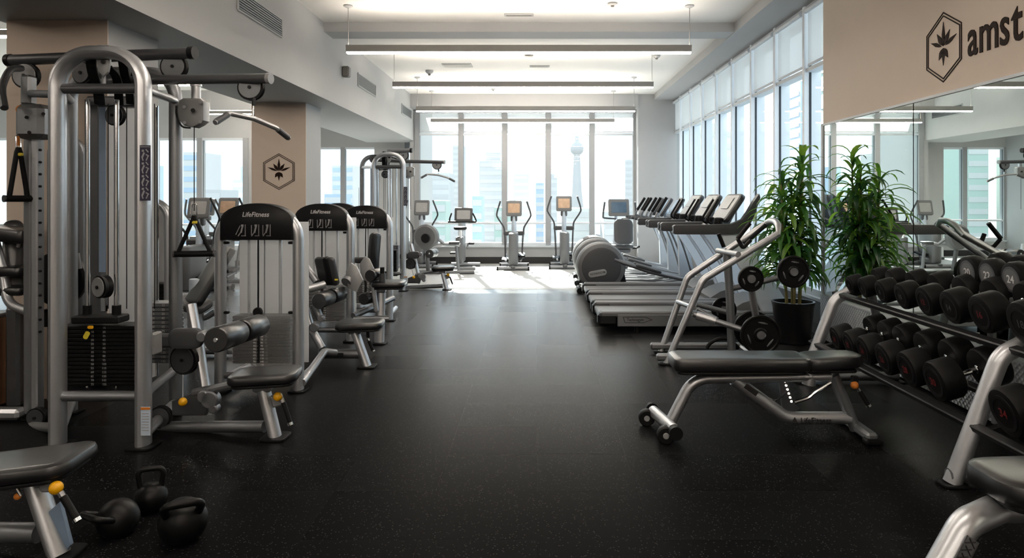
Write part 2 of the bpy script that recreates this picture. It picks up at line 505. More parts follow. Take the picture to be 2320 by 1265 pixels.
slab('ceiling', (-14, -8, ZC), (3.4, 15.0, ZC + 0.15), 'ceiling_paint')
slab('ceiling_far', (-6.1, 15.0, ZC), (3.4, 15.92, ZC + 0.15), 'ceiling_paint')
slab('ceiling_side', (-6.1, 15.92, ZC), (-2.66, 17.95, ZC + 0.15), 'ceiling_paint')
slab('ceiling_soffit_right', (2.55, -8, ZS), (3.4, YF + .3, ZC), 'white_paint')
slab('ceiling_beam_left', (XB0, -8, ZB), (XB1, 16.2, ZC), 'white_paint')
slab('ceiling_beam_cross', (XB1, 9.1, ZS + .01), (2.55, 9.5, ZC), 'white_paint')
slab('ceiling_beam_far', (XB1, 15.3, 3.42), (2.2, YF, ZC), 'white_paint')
slab('wall_back', (-14, -8.2, 0), (3.4, -8.0, ZC), 'ceiling_paint')
slab('wall_left', (-14, -8, 0), (-13.8, 18, ZC), 'white_paint')
slab('wall_right', (XM + .02, -8, 0), (XM + .3, 6.8, ZC), 'beige_paint')
slab('wall_right_edge', (XM + .004, 6.8, 0), (XM + .022, 7.26, ZC), 'beige_paint')
slab('wall_right_header', (XM - .005, -8, 2.215), (XM + .02, 7.26, ZS), 'beige_paint')
slab('trim_mirror_top', (XM - .02, -8, 2.195), (XM + .01, 7.26, 2.215), 'frame_white')
slab('trim_mirror_end', (XM - .02, 7.24, 0.46), (XM + .01, 7.28, 2.215), 'frame_white')
slab('wall_pier_far', (2.2, 15.35, 0), (3.4, YF + .2, ZC), 'white_paint')
slab('wall_return_far', (XB1 - .08, YF, 0), (XB1 + .08, 18, ZC), 'white_paint')
slab('wall_return_left', (-6.1, 14.8, 0), (-5.9, 17.9, ZC), 'white_paint')
for i, (ya, yb) in enumerate(((5.12, 5.80), (9.51, 10.17))):
    slab('column_%d' % (i + 1), (-3.83, ya, 0), (-3.11, yb, ZC), 'white_paint')
    slab('column_%d_facing' % (i + 1), (-3.835, ya - .012, 0), (-3.105, ya, ZC if i else ZC), 'beige_paint')
slab('column_3', (-3.91, 17.0, 0), (-3.18, 17.6, ZC), 'white_paint')
# diamond plate kick panel below the mirror
slab('trim_diamond_plate', (XM - .035, -1, 0.02), (XM + .02, 7.26, 0.455), 'diamond_plate')
slab('trim_plate_cap', (XM - .045, -1, 0.455), (XM + .02, 7.26, 0.47), 'frame_white')

# mirror: one panel per sheet
mw = thing('wall_mirror', 'tall frameless wall mirror in sheets above the diamond plate panel', 'mirror', (XM, 3, .47), world=True)
for ya, yb in ((5.52, 7.24), (3.79, 5.51), (2.06, 3.78), (0.33, 2.05)):
    B().box((XM - .004, (ya + yb) / 2, 1.333), (.008, yb - ya - .004, 1.724)).build('mirror_panel', 'mirror', mw, smooth=0)

# ------------------------------------------------------------------ windows
def window_wall(name, a, b, zsill, zt, zmid, zhead, nb, fr_d, base_h, kick=True, mw=.03, mm='frame_white', sp='sill_grey'):
    """curtain wall from point a to b (x, y), seen from the room side; bays are equal"""
    a, b = Vector((a[0], a[1], 0)), Vector((b[0], b[1], 0))
    d = (b - a); L = d.length; d.normalize(); n = Vector((-d.y, d.x, 0))      # n points outside
    w = struct(name)
    ang = math.atan2(d.y, d.x)
    def bx(mb, s0, s1, z0, z1, t0, t1):
        c = a + d * ((s0 + s1) / 2) + n * ((t0 + t1) / 2) + Z * ((z0 + z1) / 2)
        mb.box(c, (s1 - s0, t1 - t0, z1 - z0), 0, (0, 0, ang))
    p = L / nb
    for i in range(nb + 1):
        m = MB(); bx(m, i * p - mw, i * p + mw, zsill, zhead, -.02, fr_d); m.build('mullion', mm, w, smooth=0)
        m = MB(); bx(m, i * p - mw - .006, i * p - mw, zsill, zhead, fr_d * .2, fr_d * .34); bx(m, i * p + mw, i * p + mw + .006, zsill, zhead, fr_d * .2, fr_d * .34)
        m.build('gasket', 'gasket', w, smooth=0)
    for z, h in [(zsill, .05), (zhead, .05)] + ([(zt, .045)] if zt else []) + ([(zmid, .045)] if zmid else []):
        m = MB(); bx(m, 0, L, z - h, z + (h if z == zsill else 0), 0, fr_d * .8); m.build('transom', 'frame_white', w, smooth=0)
    zs = sorted([zsill] + ([zmid] if zmid else []) + ([zt] if zt else []) + [zhead])
    for i in range(nb):
        for k in range(len(zs) - 1):
            m = MB(); bx(m, i * p + mw, (i + 1) * p - mw, zs[k], zs[k + 1] - .04, fr_d * .25, fr_d * .25 + .012)
            m.build('pane', 'glass', w, smooth=0)
    m = MB(); bx(m, -.1, L + .1, base_h, zsill - .05, 0, .25); m.build('sill_panel', sp, w, smooth=0)
    m = MB(); bx(m, -.1, L + .1, zsill - .05, zsill - .02, -.05, .25); m.build('sill', 'frame_white', w, smooth=0)
    m = MB(); bx(m, -.1, L + .1, 0, base_h, -.01, .25); m.build('kickboard', 'base_black' if kick else sp, w, smooth=0)
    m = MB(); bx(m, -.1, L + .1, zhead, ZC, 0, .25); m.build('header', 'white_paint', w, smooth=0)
    return w, a, d, n, p

w1 = window_wall('window_1', (-2.66, YF), (2.2, YF), .42, 2.9, .92, 3.40, 5, .14, .15, True, .055, 'frame_grey')
w2 = window_wall('window_2', (XW, YF), (XW, 6.92), .42, 2.9, None, ZS, 9, .17, .12, False, .03, 'fin_white', 'mid_plastic')
# n must point out of the room on every wall: window_2 runs towards the camera so its outside is +x
window_wall('window_3', (-5.9, 17.75), (-2.82, 17.75), .42, None, .92, 2.74, 3, .14, .15, True, .055, 'frame_grey')
window_wall('window_4', (-13.8, 14.8), (-6.1, 14.8), .42, None, .92, 2.72, 8, .14, .15, True, .055, 'frame_grey')

def blinds(wd, nb, ztop, zbot, t, place):
    w, a, d, n, p = wd
    ang = math.atan2(d.y, d.x)
    for i in range(nb):
        c = a + d * ((i + .5) * p)
        r = thing('roller_blind', 'white roller blind, %s %s' % (ORD[i], place), 'blind', c + n * t + Z * ztop, 0, 'roller blinds along the windows', world=True)
        m = MB().box(c + n * t + Z * ((ztop + zbot) / 2), (p - .12, .004, ztop - zbot), 0, (0, 0, ang)); m.build('cloth', 'blind_cloth', r, smooth=0)
        m = MB().box(c + n * t + Z * zbot, (p - .12, .014, .03), .003, (0, 0, ang)); m.build('bottom_bar', 'frame_white', r)
        e = d * (p / 2 - .06)
        m = MB().cyl(c + n * (t - .03) + Z * ztop - e, c + n * (t - .03) + Z * ztop + e, .03); m.build('roller', 'frame_white', r)
blinds(w2, 9, ZS - .06, 2.93, .012, 'from the far corner along the long window wall')
blinds(w1, 5, 3.35, 2.93, .012, 'from the left of the far window wall')

# ------------------------------------------------------------------ ceiling fittings
def pendant(i, u0, u1, v0, v1, Y, place):
    a, b = P(u0, v1, Y), P(u1, v1, Y); z0 = a.z; h = (v1 - v0) * Y / 1600
    t = thing('pendant_light', 'long slim white linear pendant light, %s' % place, 'light', ((a.x + b.x) / 2, Y, ZC), 0, 'linear pendants down the middle', world=True)
    L = b.x - a.x; c = (a + b) / 2
    B().box((c.x, Y, z0 + h * .58), (L, .075, h * .7), .004).build('housing', 'lamp_body', t)
    B().box((c.x, Y, z0 + h * .12), (L - .01, .062, h * .2), .003).build('lower_diffuser', 'lamp_glow', t)
    B().box((c.x, Y, z0 + h * .94), (L - .03, .055, .004)).build('upper_diffuser', 'lamp_glow', t)
    B().box((c.x, Y - .035, z0 + h * .93 + .008), (L, .006, .026)).box((c.x, Y + .035, z0 + h * .93 + .008), (L, .006, .026)).build('lip', 'lamp_body', t, smooth=0)
    for x in (a.x + .02, b.x - .02):
        B().cyl((x, Y, z0 + h), (x, Y, ZC - .02), .004, n=6).build('cable', 'lamp_body', t)
        B().lathe([(.05, 0), (.055, -.012), (.02, -.03)], (x, Y, ZC)).build('canopy', 'white_paint', t)
pendant(0, 785, 1566, 106, 122, 8.3, 'nearest in front of the cross beam')
pendant(1, 890, 1480, 188, 200, 11.0, 'second, beyond the cross beam')
pendant(2, 943, 1439, 243, 254, 13.2, 'third, just before the far window')
pendant(3, 976, 1392, 271, 279, 14.9, 'shortest, hanging against the far window')
for i, y in enumerate((5.25, 2.6, -0.1, -2.8, -5.5)):  # unseen pendants added to brighten surfaces facing the camera
    x = -.2; l = 3.9
    t = thing('pendant_light', ['linear pendant light just over the top of the picture', 'linear pendant light over the camera', 'linear pendant light behind the camera', 'linear pendant light in the back of the room', 'linear pendant light at the back wall'][i], 'light', (x, y, ZC), 0, 'linear pendants down the middle', world=True)
    B().box((x, y, 3.04), (l, .075, .06), .004).build('housing', 'lamp_body', t)
    B().box((x, y, 3.0), (l - .01, .062, .018), .003).build('lower_diffuser', 'lamp_glow', t)
    B().box((x, y, 3.075), (l - .01, .05, .006)).build('upper_diffuser', 'lamp_glow', t)
    for q in (-1, 1): B().cyl((x + q * 1.9, y, 3.07), (x + q * 1.9, y, ZC - .01), .004, n=6).build('cable', 'lamp_body', t)
for i, (x, y, l) in enumerate(((-5.6, 7.3, 2.4), (-5.6, 10.4, 2.4), (-5.3, 14.0, 2.4), (-6.2, 3.9, 2.4), (-5.4, .6, 2.4), (-5.6, -2.6, 2.4), (-5.6, -5.4, 2.4))):  # later entries are unseen lamps added to brighten the left side
    t = thing('pendant_light', ['linear pendant light in the side room, closest one', 'linear pendant light in the side room, middle one', 'linear pendant light in the side room, one by its far window', 'linear pendant light in the side room left of the near column', 'linear pendant light in the side room behind the camera', 'linear pendant light at the back of the side room', 'linear pendant light by the back wall of the side room'][i], 'light', (x, y, ZC), 0, 'pendants of the side room', world=True)
    B().box((x, y, 3.16), (l, .075, .06), .004).build('housing', 'lamp_body', t)
    B().box((x, y, 3.122), (l - .01, .062, .018), .003).build('lower_diffuser', 'lamp_glow', t)
    B().box((x, y, 3.195), (l - .01, .05, .006)).build('upper_diffuser', 'lamp_glow', t)
    for q in (-1, 1): B().cyl((x + q * (l / 2 - .02), y, 3.19), (x + q * (l / 2 - .02), y, ZC - .01), .004, n=6).build('cable', 'lamp_body', t)

for i, (ya, yb) in enumerate(((6.46, 7.57), (10.8, 11.98), (14.3, 15.4))):
    c = Vector((XB1, (ya + yb) / 2, 3.275)); L = yb - ya
    t = thing('air_vent', 'grey slatted air vent set in the long beam, %s' % ['closest', 'middle', 'farthest'][i], 'vent', c, 0, 'vents along the beam', world=True)
    m = B()
    for z in (-.095, .095): m.box(c + Vector((.008, 0, z)), (.016, L, .02), .003)
    for y in (-L / 2, L / 2): m.box(c + Vector((.008, y, 0)), (.016, .02, .19), .003)
    m.build('frame', 'white_paint', t)
    B().box(c + Vector((.002, 0, 0)), (.004, L - .02, .18)).build('backing', 'gun_metal', t, smooth=0)
    for k in range(7): B().box(c + Vector((.010, 0, -.072 + k * .024)), (.012, L - .03, .006), 0, (0, .6, 0)).build('slat', 'silver_dark', t, smooth=0)

t = thing('wall_speaker', 'small grey speaker box on the beam above the middle vent', 'speaker', (XB1, 9.98, 3.24), 0, world=True)
B().box((XB1 + .05, 9.98, 3.24), (.09, .12, .15), .012).build('body', 'sprinkler_grey', t)
B().box((XB1 + .097, 9.98, 3.24), (.006, .1, .13), .002).build('grille', 'gun_metal', t)
def ceil_disc(name, lab, cat, x, y, r, h, z=ZC, m='white_paint'):
    t = thing(name, lab, cat, (x, y, z), 0, world=True)
    B().lathe([(r, 0), (r * .98, -h * .5), (r * .6, -h)], (x, y, z)).build('plate', m, t)
    B().lathe([(r * .35, -h), (r * .3, -h * 1.5), (.005, -h * 1.6)], (x, y, z)).build('head', 'sprinkler_grey', t)
ceil_disc('smoke_detector', 'round white smoke detector on the ceiling by the second pendant', 'detector', -.12, 10.9, .2, .05)
ceil_disc('ceiling_sprinkler', 'small sprinkler head on the ceiling above the first pendant at its right', 'sprinkler', .88, 8.2, .06, .03)
ceil_disc('ceiling_sprinkler', 'small sprinkler head above the second pendant near its left end', 'sprinkler', -1.9, 12.5, .07, .06)
ceil_disc('ceiling_sprinkler', 'small sprinkler head beside the first pendant, window side', 'sprinkler', 1.9, 11.2, .06, .04)
ceil_disc('ceiling_sprinkler', 'small sprinkler head far along the ceiling before the far beam', 'sprinkler', -.9, 14.6, .05, .03)
def ceil_slot(lab, x, y, w, d):
    t = thing('ceiling_diffuser', lab, 'vent', (x, y, ZC), 0, 'slot diffusers in the ceiling', world=True)
    B().box((x, y, ZC - .008), (w, d, .016), .004).build('frame', 'white_paint', t)
    B().box((x, y, ZC - .017), (w - .05, d - .05, .004)).build('slot', 'sprinkler_grey', t)
ceil_slot('white slot diffuser in the ceiling before the cross beam', -.22, 8.7, .36, .1)
ceil_slot('white slot diffuser in the ceiling left of the smoke detector', -1.35, 12.0, .5, .3)
ceil_slot('white slot diffuser in the ceiling right of the smoke detector', .05, 12.1, .34, .12)
ceil_slot('white slot diffuser in the ceiling close to the far beam', .5, 14.3, .4, .12)

# ------------------------------------------------------------------ emblem and lettering on the beige walls
def emblem(name, lab, o, U, V, W, s):
    o, U, V, W = Vector(o), Vector(U), Vector(V), Vector(W)
    t = thing(name, lab, 'sign', o, 0, world=True)
    def hexring(r0, r1):
        m = B(); lo = [[], [], [], []]
        for k in range(6):
            a = PI / 2 + k * PI / 3; q = U * math.cos(a) + V * math.sin(a)
            lo[0].append(o + q * r0); lo[1].append(o + q * r1); lo[2].append(o + q * r1 + W * .004); lo[3].append(o + q * r0 + W * .004)
        m.ring(lo, False, True); return m
    hexring(s * .965, s).build('outer_outline', 'logo_brown', t, smooth=0)
    hexring(s * .875, s * .91).build('inner_outline', 'logo_brown', t, smooth=0)
    def leaf(a, r0, r1, w):
        q = (U * math.sin(a) + V * math.cos(a)); p = (U * math.cos(a) - V * math.sin(a))
        pts = [(r0, 0), (r0 + (r1 - r0) * .25, w * .75), (r0 + (r1 - r0) * .5, w), (r1, 0), (r0 + (r1 - r0) * .5, -w), (r0 + (r1 - r0) * .25, -w * .75)]
        B().prism([(x * s, y * s) for x, y in pts], o, q, p, W, .004).build('leaf', 'logo_brown', t, smooth=0)
    leaf(0, .03, .72, .07)
    for sg in (-1, 1):
        leaf(sg * .62, .06, .54, .085); leaf(sg * 1.2, .1, .68, .06)
        leaf(sg * 2.55, .03, .4, .09)
    leaf(PI, .02, .52, .06)
emblem('wall_emblem', 'brown hexagon emblem with a leaf star on the beige column facing', P(632, 389, 9.51 - .013), X, Z, -Y_, .245)
emblem('wall_emblem', 'brown hexagon emblem with a leaf star beside the lettering over the mirror', (XM - .006, 5.11, 2.545), -Y_, Z, -X, .255)
t = thing('wall_lettering', 'dark brown letters amst on the beige wall over the mirror', 'sign', (XM, 4.5, 2.5), 0, world=True)
for ch, y0, w in (('a', 4.765, .72), ('m', 4.595, .76), ('s', 4.44, .72), ('t', 4.325, .80), ('\u0159', 4.222, .78)):
    B().text(ch, .365, (XM - .006, y0, 2.53), -Y_, Z, w).build('letter', 'logo_brown', t, smooth=0)

# ------------------------------------------------------------------ strength machines: shared pieces
def pulley(par, c, ax, r, w=.03, plate='pale_plate', arc=True):
    c = Vector(c); ax = Vector(ax).normalized()
    o = B().lathe([(r * .55, -w / 2), (r, -w / 2), (r * .88, 0), (r, w / 2), (r * .55, w / 2)], c, ax, 22).build('pulley', 'black_plastic', par)
    m = B()
    for q in (-1, 1): m.disc(c + ax * (q * (w / 2 + .006)), ax, r * .86, .006, .002)
    m.build('cheek_plate', plate, o)
    B().cyl(c - ax * (w / 2 + .016), c + ax * (w / 2 + .016), .011, n=8).build('axle', 'black_plastic', o)
    return o

def foot_plate(par, c, a=.12, b=.12):
    B().pad(Vector(c) + Z * .008, a, b, .016, .03, .004).build('foot_plate', 'black_rubber', par)

def pin_lever(par, p, q, knob=None):
    """black handled adjusting lever from p to q with chrome ends"""
    p, q = Vector(p), Vector(q); d = (q - p)
    o = B().cyl(p + d * .15, q - d * .1, .0145, n=12).build('lever_grip', 'black_rubber', par)
    B().cyl(p, p + d * .15, .012, n=10).cyl(q - d * .1, q, .0155, n=12).build('lever_end', 'chrome', o)
    if knob is not None: B().sph(knob, .028).build('adjust_knob', 'yellow', par)

def strap_handle(name, lab, top, w, h, grip_ax, group='strap handles on the cable stations'):
    """triangular nylon strap with a grip tube, hanging from top"""
    top = Vector(top); ax = Vector(grip_ax).normalized()
    t = thing(name, lab, 'handle', top, 0, group, world=True)
    B().tube(fillet([top + Z * .09 - ax * .014, top + Z * .09 + ax * .014, top - Z * .0 + ax * .014, top - Z * 0 - ax * .014], .012, 3, True), .005, n=6, closed=True).build('carabiner', 'chrome', t)
    for q in (-1, 1):
        a = top + Z * .01; b = top - Z * h + ax * (q * w / 2)
        B().tube([a, a - Z * .03 + ax * q * .01, b + Z * .02, b - Z * .02], .013, .016, 8).build('strap', 'black_rubber', t)
    B().box(top - Z * .035, (.05, .03, .02), .004).build('strap_loop', 'tag_yellow', t)
    B().cyl(top - Z * h - ax * (w / 2 + .025), top - Z * h + ax * (w / 2 + .025), .021).build('grip', 'black_rubber', t)
    B().cyl(top - Z * h - ax * (w / 2 + .035), top - Z * h - ax * (w / 2 + .025), .023).cyl(top - Z * h + ax * (w / 2 + .025), top - Z * h + ax * (w / 2 + .035), .023).build('grip_end', 'dark_plastic', t)
    return t

plate_proto = MB().box((0, 0, 0), (1, 1, 1), .05)
plate_mesh = None
def weight_stack(par, c, w, d, z0, z1, n, front=-1, nums=True, m='black_iron', numcol='print_grey', first=4):
    """n separate plates between z0 and z1, with a number tag on each"""
    c = Vector((c[0], c[1], 0)); h = (z1 - z0) / n
    pr = B().box((0, 0, 0), (w, d, h * .9), .004)
    base = None
    for k in range(n):
        if base is None:
            base = pr.build('weight_plate', m, par); o = base
            off = OFF.get(par.name, Vector()); base.data.transform(Matrix.Translation(off))
        else: o = relink(base, 'weight_plate', par)
        o.location = c + Z * (z0 + h * (k + .5)) - OFF.get(par.name, Vector())
    if nums:
        mm = B()
        for k in range(n):
            v = n - k; z = z0 + h * (k + .5)
            for q, s in ((-1, str(v * 5)), (1, str(v * 10 + 5))):
                mm.text(s, h * .78, c + Vector((q * .036, front * (d / 2 + .0015), z)), X if front < 0 else -X, Z)
        mm.build('number_strip', numcol, par, smooth=0)

# ------------------------------------------------------------------ cable tower
def seat_unit(par, px0, foot, top, seat_c, sw, sl, rot, knob=True):
    """padded seat on a slanted silver post with foot, adjuster knob and lever"""
    foot, top, seat_c = Vector(foot), Vector(top), Vector(seat_c)
    B().tube([foot, top], .036, .05, 14).build('seat_post', 'silver', par)
    foot_plate(par, foot - Z * foot.z, .15, .17)
    B().pad(seat_c, sw, sl, .062, .07, .02, rot).build('seat_pad', 'vinyl', par)
    B().pad(seat_c - Z * .038, sw * .9, sl * .9, .016, .06, .003, rot).build('seat_board', 'black_plastic', par)
    B().box(top + Vector((.0, 0, .02)), (.11, .09, .05), .01).build('seat_bracket', 'silver_dark', par)
    if knob:
        d = top - foot
        k = foot + d * .78
        B().box(k + Vector((.06, 0, .0)), (.09, .022, .075), .008, (0, -.3, 0)).build('adjust_bracket', 'pale_plate', par)
        B().sph(k + Vector((.085, -.045, .035)), .027).build('adjust_knob', 'yellow', par)
        pin_lever(par, k + Vector((.105, -.03, .02)), k + Vector((.165, -.05, -.135)))

def cable_tower():
    t = thing('cable_tower', 'tall silver multi-station cable tower with arched frame and lat arm, closest to the camera', 'gym machine', (-2.55, 4.5, 0), 0, 'cable towers', world=True)
    Y0 = 4.12
    B().tube(fillet([P(131, 1010, Y0), P(131, 119, Y0), P(325, 119, Y0), P(325, 1010, Y0)], [0, .2, .2, 0], 9), .039, .062, 16).build('arched_frame', 'silver', t)
    for u in (131, 325): foot_plate(t, Vector(((u - 1216) * Y0 / 1600, Y0, 0)), .15, .17)
    B().cyl(P(140, 201, Y0), P(312, 201, Y0), .03).build('upper_crossbar', 'gun_metal', t)
    B().cyl(P(140, 898, Y0), P(312, 898, Y0), .03).build('lower_crossbar', 'silver_dark', t)
    # rear arch and centre column
    Y1 = 4.78
    B().tube(fillet([P(160, 950, Y1), P(160, 165, Y1), P(398, 165, Y1), P(398, 935, Y1)], [0, .18, .18, 0], 8), .04, .05, 14).build('rear_arch', 'silver_dark', t)
    for u in (160, 398): foot_plate(t, Vector(((u - 1216) * Y1 / 1600, Y1, 0)), .13, .15)
    B().box(P(219, 560, 4.72) * 1.0, (.09, .09, 1.95), .012).build('centre_column', 'gun_metal', t)
    B().box(P(262, 232, 4.72), (.34, .1, .07), .01).build('head_plate', 'gun_metal', t)
    for z, u in ((.33, 0),):
        for ux, uy in ((131, 160), (325, 398)):
            B().cyl(P(ux, 898, Y0), (P(uy, 898, Y1).x, Y1, P(ux, 898, Y0).z), .028).build('side_rail', 'silver', t)
            a = P(ux, 985, Y0); a.z = .07; b = P(uy, 935, Y1); b.z = .07
            B().cyl(a, b, .032).build('base_rail', 'silver', t)
    for ux, uy in ((131, 160), (325, 398)):
        B().cyl(P(ux, 201, Y0), (P(uy, 201, Y1).x, Y1, P(ux, 201, Y0).z + .02), .026).build('top_rail', 'silver', t)
    # top beam with end pulleys
    B().tube([P(18, 137, 4.85), P(440, 120, 4.62)], .038, n=14).build('top_beam', 'gun_metal', t)  # dark metal stands in for the backlit shade on this beam
    B().cyl(P(430, 120, 4.62), P(442, 119.5, 4.615), .043).build('beam_cap', 'black_plastic', t)
    B().cyl(P(17, 137, 4.85), P(26, 136.5, 4.845), .043).build('beam_cap', 'black_plastic', t)
    pulley(t, P(395, 152, 4.67), Y_, .088, .034, 'silver_dark')
    pulley(t, P(60, 172, 4.82), Y_, .09, .034, 'pale_plate')
    # lat arm with pulley, chain and bar
    B().tube([P(232, 184, 4.74), P(345, 181, 4.5), P(612, 178, 4.3)], .031, n=14).build('lat_arm', 'gun_metal', t)  # darker than the silver frame, backlit shade put into its colour
    B().cyl(P(606, 178, 4.305), P(614, 178, 4.3), .034).build('beam_cap', 'pale_plate', t)
    pulley(t, P(569, 199, 4.365), Y_, .08, .034, 'silver_dark')
    B().tube([P(575, 222, 4.32), P(575, 240, 4.32)], .012, n=8).build('cable_stop', 'black_plastic', t)
    m = B()
    for k in range(4):
        c = P(575, 244 + k * 6, 4.32); q = X if k % 2 else Y_
        m.tube([c + Z * .011 - q * .004, c + Z * .011 + q * .004, c - Z * .011 + q * .004, c - Z * .011 - q * .004], .0028, n=5, closed=True)
    m.build('chain', 'chrome', t)
    # front strap, pulleys and belt under the arch
    B().tube(smooth_path([P(212, 105, 4.2), P(207, 150, 4.2), P(222, 205, 4.3), P(226, 236, 4.5)], 4), .008, .034, 6).build('pull_belt', 'black_rubber', t, smooth=0)
    B().tube(smooth_path([P(243, 150, 4.3), P(262, 172, 4.4), P(268, 200, 4.5), P(270, 236, 4.6)], 4), .008, .03, 6).build('pull_belt', 'black_rubber', t, smooth=0)
    B().tube(smooth_path([P(278, 140, 4.4), P(283, 172, 4.5), P(292, 200, 4.6), P(296, 236, 4.65)], 4), .008, .03, 6).build('pull_belt', 'black_rubber', t, smooth=0)
    out = [(-.034, .1), (.034, .1), (.04, .0), (.028, -.06), (.0, -.085), (-.03, -.05), (-.04, .02)]
    B().prism(out, P(233, 140, 4.14), X, Z, Y_, .02, .004).build('hanger_plate', 'pale_plate', t)
    B().cyl(P(233, 140, 4.12), P(233, 140, 4.18), .012, n=8).build('hanger_bolt', 'black_plastic', t)
    B().cyl(P(235, 165, 4.2), P(235, 200, 4.2), .012, n=10).build('hanger_rod', 'silver_dark', t)
    for u, v, Y, r in ((190, 166, 4.5, .075), (262, 262, 4.5, .066), (288, 168, 4.6, .06)):
        pulley(t, P(u, v, Y), Y_ + X * .25, r, .034, 'gun_metal')
    for u, Y in ((245, 4.45), (287, 4.7), (350, 4.85)):
        B().cyl(P(u, 235, Y), P(u, 700, Y), .0035, n=6).build('cable', 'black_plastic', t)
    # front weight stack with guide rods
    c = P(241, 800, 4.4)
    weight_stack(t, (c.x, 4.4), .46, .16, .30, .67, 15)
    B().box((c.x, 4.4, .255), (.5, .22, .05), .01).build('stack_base', 'black_plastic', t)
    B().box(P(228, 722, 4.36), (.29, .13, .045), .008).build('stack_head', 'black_plastic', t)
    for u in (198, 264):
        B().cyl(P(u, 226, 4.38), P(u, 890, 4.38), .0145, n=12).build('guide_rod', 'chrome', t)
        B().cyl(P(u, 692, 4.38), P(u, 716, 4.38), .026, n=14).build('rod_bumper', 'black_rubber', t)
    B().box(P(232, 430, 4.62), (.044, .004, 1.08)).build('lift_belt', 'belt_blue', t, smooth=0)
    pulley(t, P(233, 650, 4.34), Y_ + X * .5, .07, .05, 'pale_plate')
    B().box(P(236, 690, 4.34), (.03, .03, .09), .004).build('yoke', 'chrome', t)
    # pin tag
    B().pad(P(205, 742, 4.27), .036, .02, .006, .009, .002, (PI / 2, 0, 0)).build('pin_head', 'yellow', t)
    B().pad(P(196, 760, 4.265), .03, .05, .004, .012, .001, (PI / 2, .5, 0)).build('pin_tag', 'tag_yellow', t)
    # side weight stack
    c = P(372, 780, 5.0)
    weight_stack(t, (c.x, 5.0), .2, .16, .30, .72, 14, m='silver_dark', numcol='print_white')
    for u in (356, 388): B().cyl(P(u, 240, 5.0), P(u, 850, 5.0), .012, n=10).build('guide_rod', 'chrome', t)
    # right carriage on the rear post with cable
    B().prism([(-.085, .02), (-.075, .085), (-.05, .1), (.07, .1), (.09, .08), (.09, -.05), (.06, -.075), (.02, -.095), (-.04, -.085), (-.08, -.04)], P(430, 256, 4.7), X, Z, Y_, .1, .012).build('carriage_plate', 'pale_plate', t)
    B().cyl(P(444, 190, 4.74), P(444, 226, 4.74), .03).cyl(P(444, 188, 4.74), P(444, 196, 4.74), .037).build('carriage_post', 'silver', t)
    for u, v in ((417, 242), (418, 278), (455, 232), (454, 276)): B().cyl(P(u, v, 4.66), P(u, v, 4.7), .011, n=8).build('bolt', 'silver_dark', t)
    B().cyl(P(437, 250, 4.66), P(437, 250, 4.7), .014, n=10).build('carriage_pin', 'black_plastic', t)
    B().tube(smooth_path([P(399, 240, 4.68), P(400, 262, 4.67), P(412, 286, 4.66), P(432, 290, 4.66)], 4), .006, n=6).build('carriage_rim', 'black_plastic', t)
    B().cyl(P(440, 286, 4.7), P(440, 478, 4.7), .0035, n=6).build('cable', 'black_plastic', t)
    # left adjustable column
    B().box((P(71, 1, 4.66).x, 4.66, .99), (.055, .09, 1.92), .012).build('left_column', 'silver_dark', t)
    B().box((P(88, 1, 4.66).x, 4.65, 1.0), (.042, .075, 1.9), .008).build('column_track', 'silver', t)
    for k in range(16): B().cyl(P(90, 340 + k * 27.5, 4.61) - Y_ * .002, P(90, 340 + k * 27.5, 4.61) + Y_ * .01, .0085, n=8).build('pin_hole', 'black_plastic', t)
    B().box(P(65, 205, 4.66), (.07, .08, .2), .015).cyl(P(70, 212, 4.6), P(130, 214, 4.3), .024).build('column_bracket', 'silver_dark', t)
    B().box(P(81, 277, 4.62), (.185, .16, .225), .03).build('carriage', 'silver_dark', t)
    for u, v in ((60, 266), (66, 300), (98, 258)): B().cyl(P(u, v, 4.53), P(u, v, 4.56), .011, n=8).build('bolt', 'black_plastic', t)
    B().tube([P(45, 248, 4.56) + Vector((math.cos(a) * .022, 0, math.sin(a) * .022)) for a in [k * PI / 6 for k in range(12)]], .006, n=6, closed=True).build('swivel_ring', 'orange', t)
    B().tube(smooth_path([P(10, 245, 4.4), P(5, 200, 4.5), P(22, 160, 4.6), P(48, 155, 4.75)], 5), .022, n=10).build('side_arm', 'gun_metal', t)
    B().cyl(P(42, 276, 4.56), P(42, 330, 4.56), .007, n=6).build('snap_hook', 'orange', t)
    pulley(t, P(85, 945, 4.58), Y_, .062, .04, 'dark_plastic')
    B().tube(fillet([P(-90, 966, 4.62), P(60, 966, 4.62), P(128, 970, 4.3)], .05, 5), .03, n=12).build('base_rail', 'silver', t)
    foot_plate(t, (P(80, 950, 4.66).x, 4.66, 0), .14, .14)
    # small side arch with pulley and cam disc
    B().tube(fillet([P(184, 905, 4.95), P(184, 318, 4.95), P(120, 318, 4.95), P(120, 905, 4.95)], [0, .15, .15, 0], 8), .032, .04, 12).build('side_arch', 'silver_dark', t)
    pulley(t, P(149, 338, 4.9), Y_, .052, .03, 'pale_plate')
    B().cyl(P(157, 350, 4.9), P(157, 535, 4.9), .0035, n=6).build('cable', 'black_plastic', t)
    B().box(P(155, 548, 4.88), (.085, .06, .1), .008).build('cable_block', 'black_plastic', t)
    B().cyl(P(170, 575, 4.86), P(176, 610, 4.86), .028).build('cable_weight', 'mid_plastic', t)
    B().disc(P(135, 632, 4.9), Y_, .19, .06, .015, 30).build('cam_disc', 'black_plastic', t)
    B().box(P(130, 720, 4.92), (.2, .1, .12), .02).build('cam_bracket', 'black_plastic', t)
    # placards on the right leg
    q = P(329, 392, Y0 - .064)
    p = B().box(q, (.062, .004, .318), .001).build('instruction_placard', 'placard', t)
    m = B()
    m.box(q + Vector((0, -.003, .15)), (.056, .002, .004))
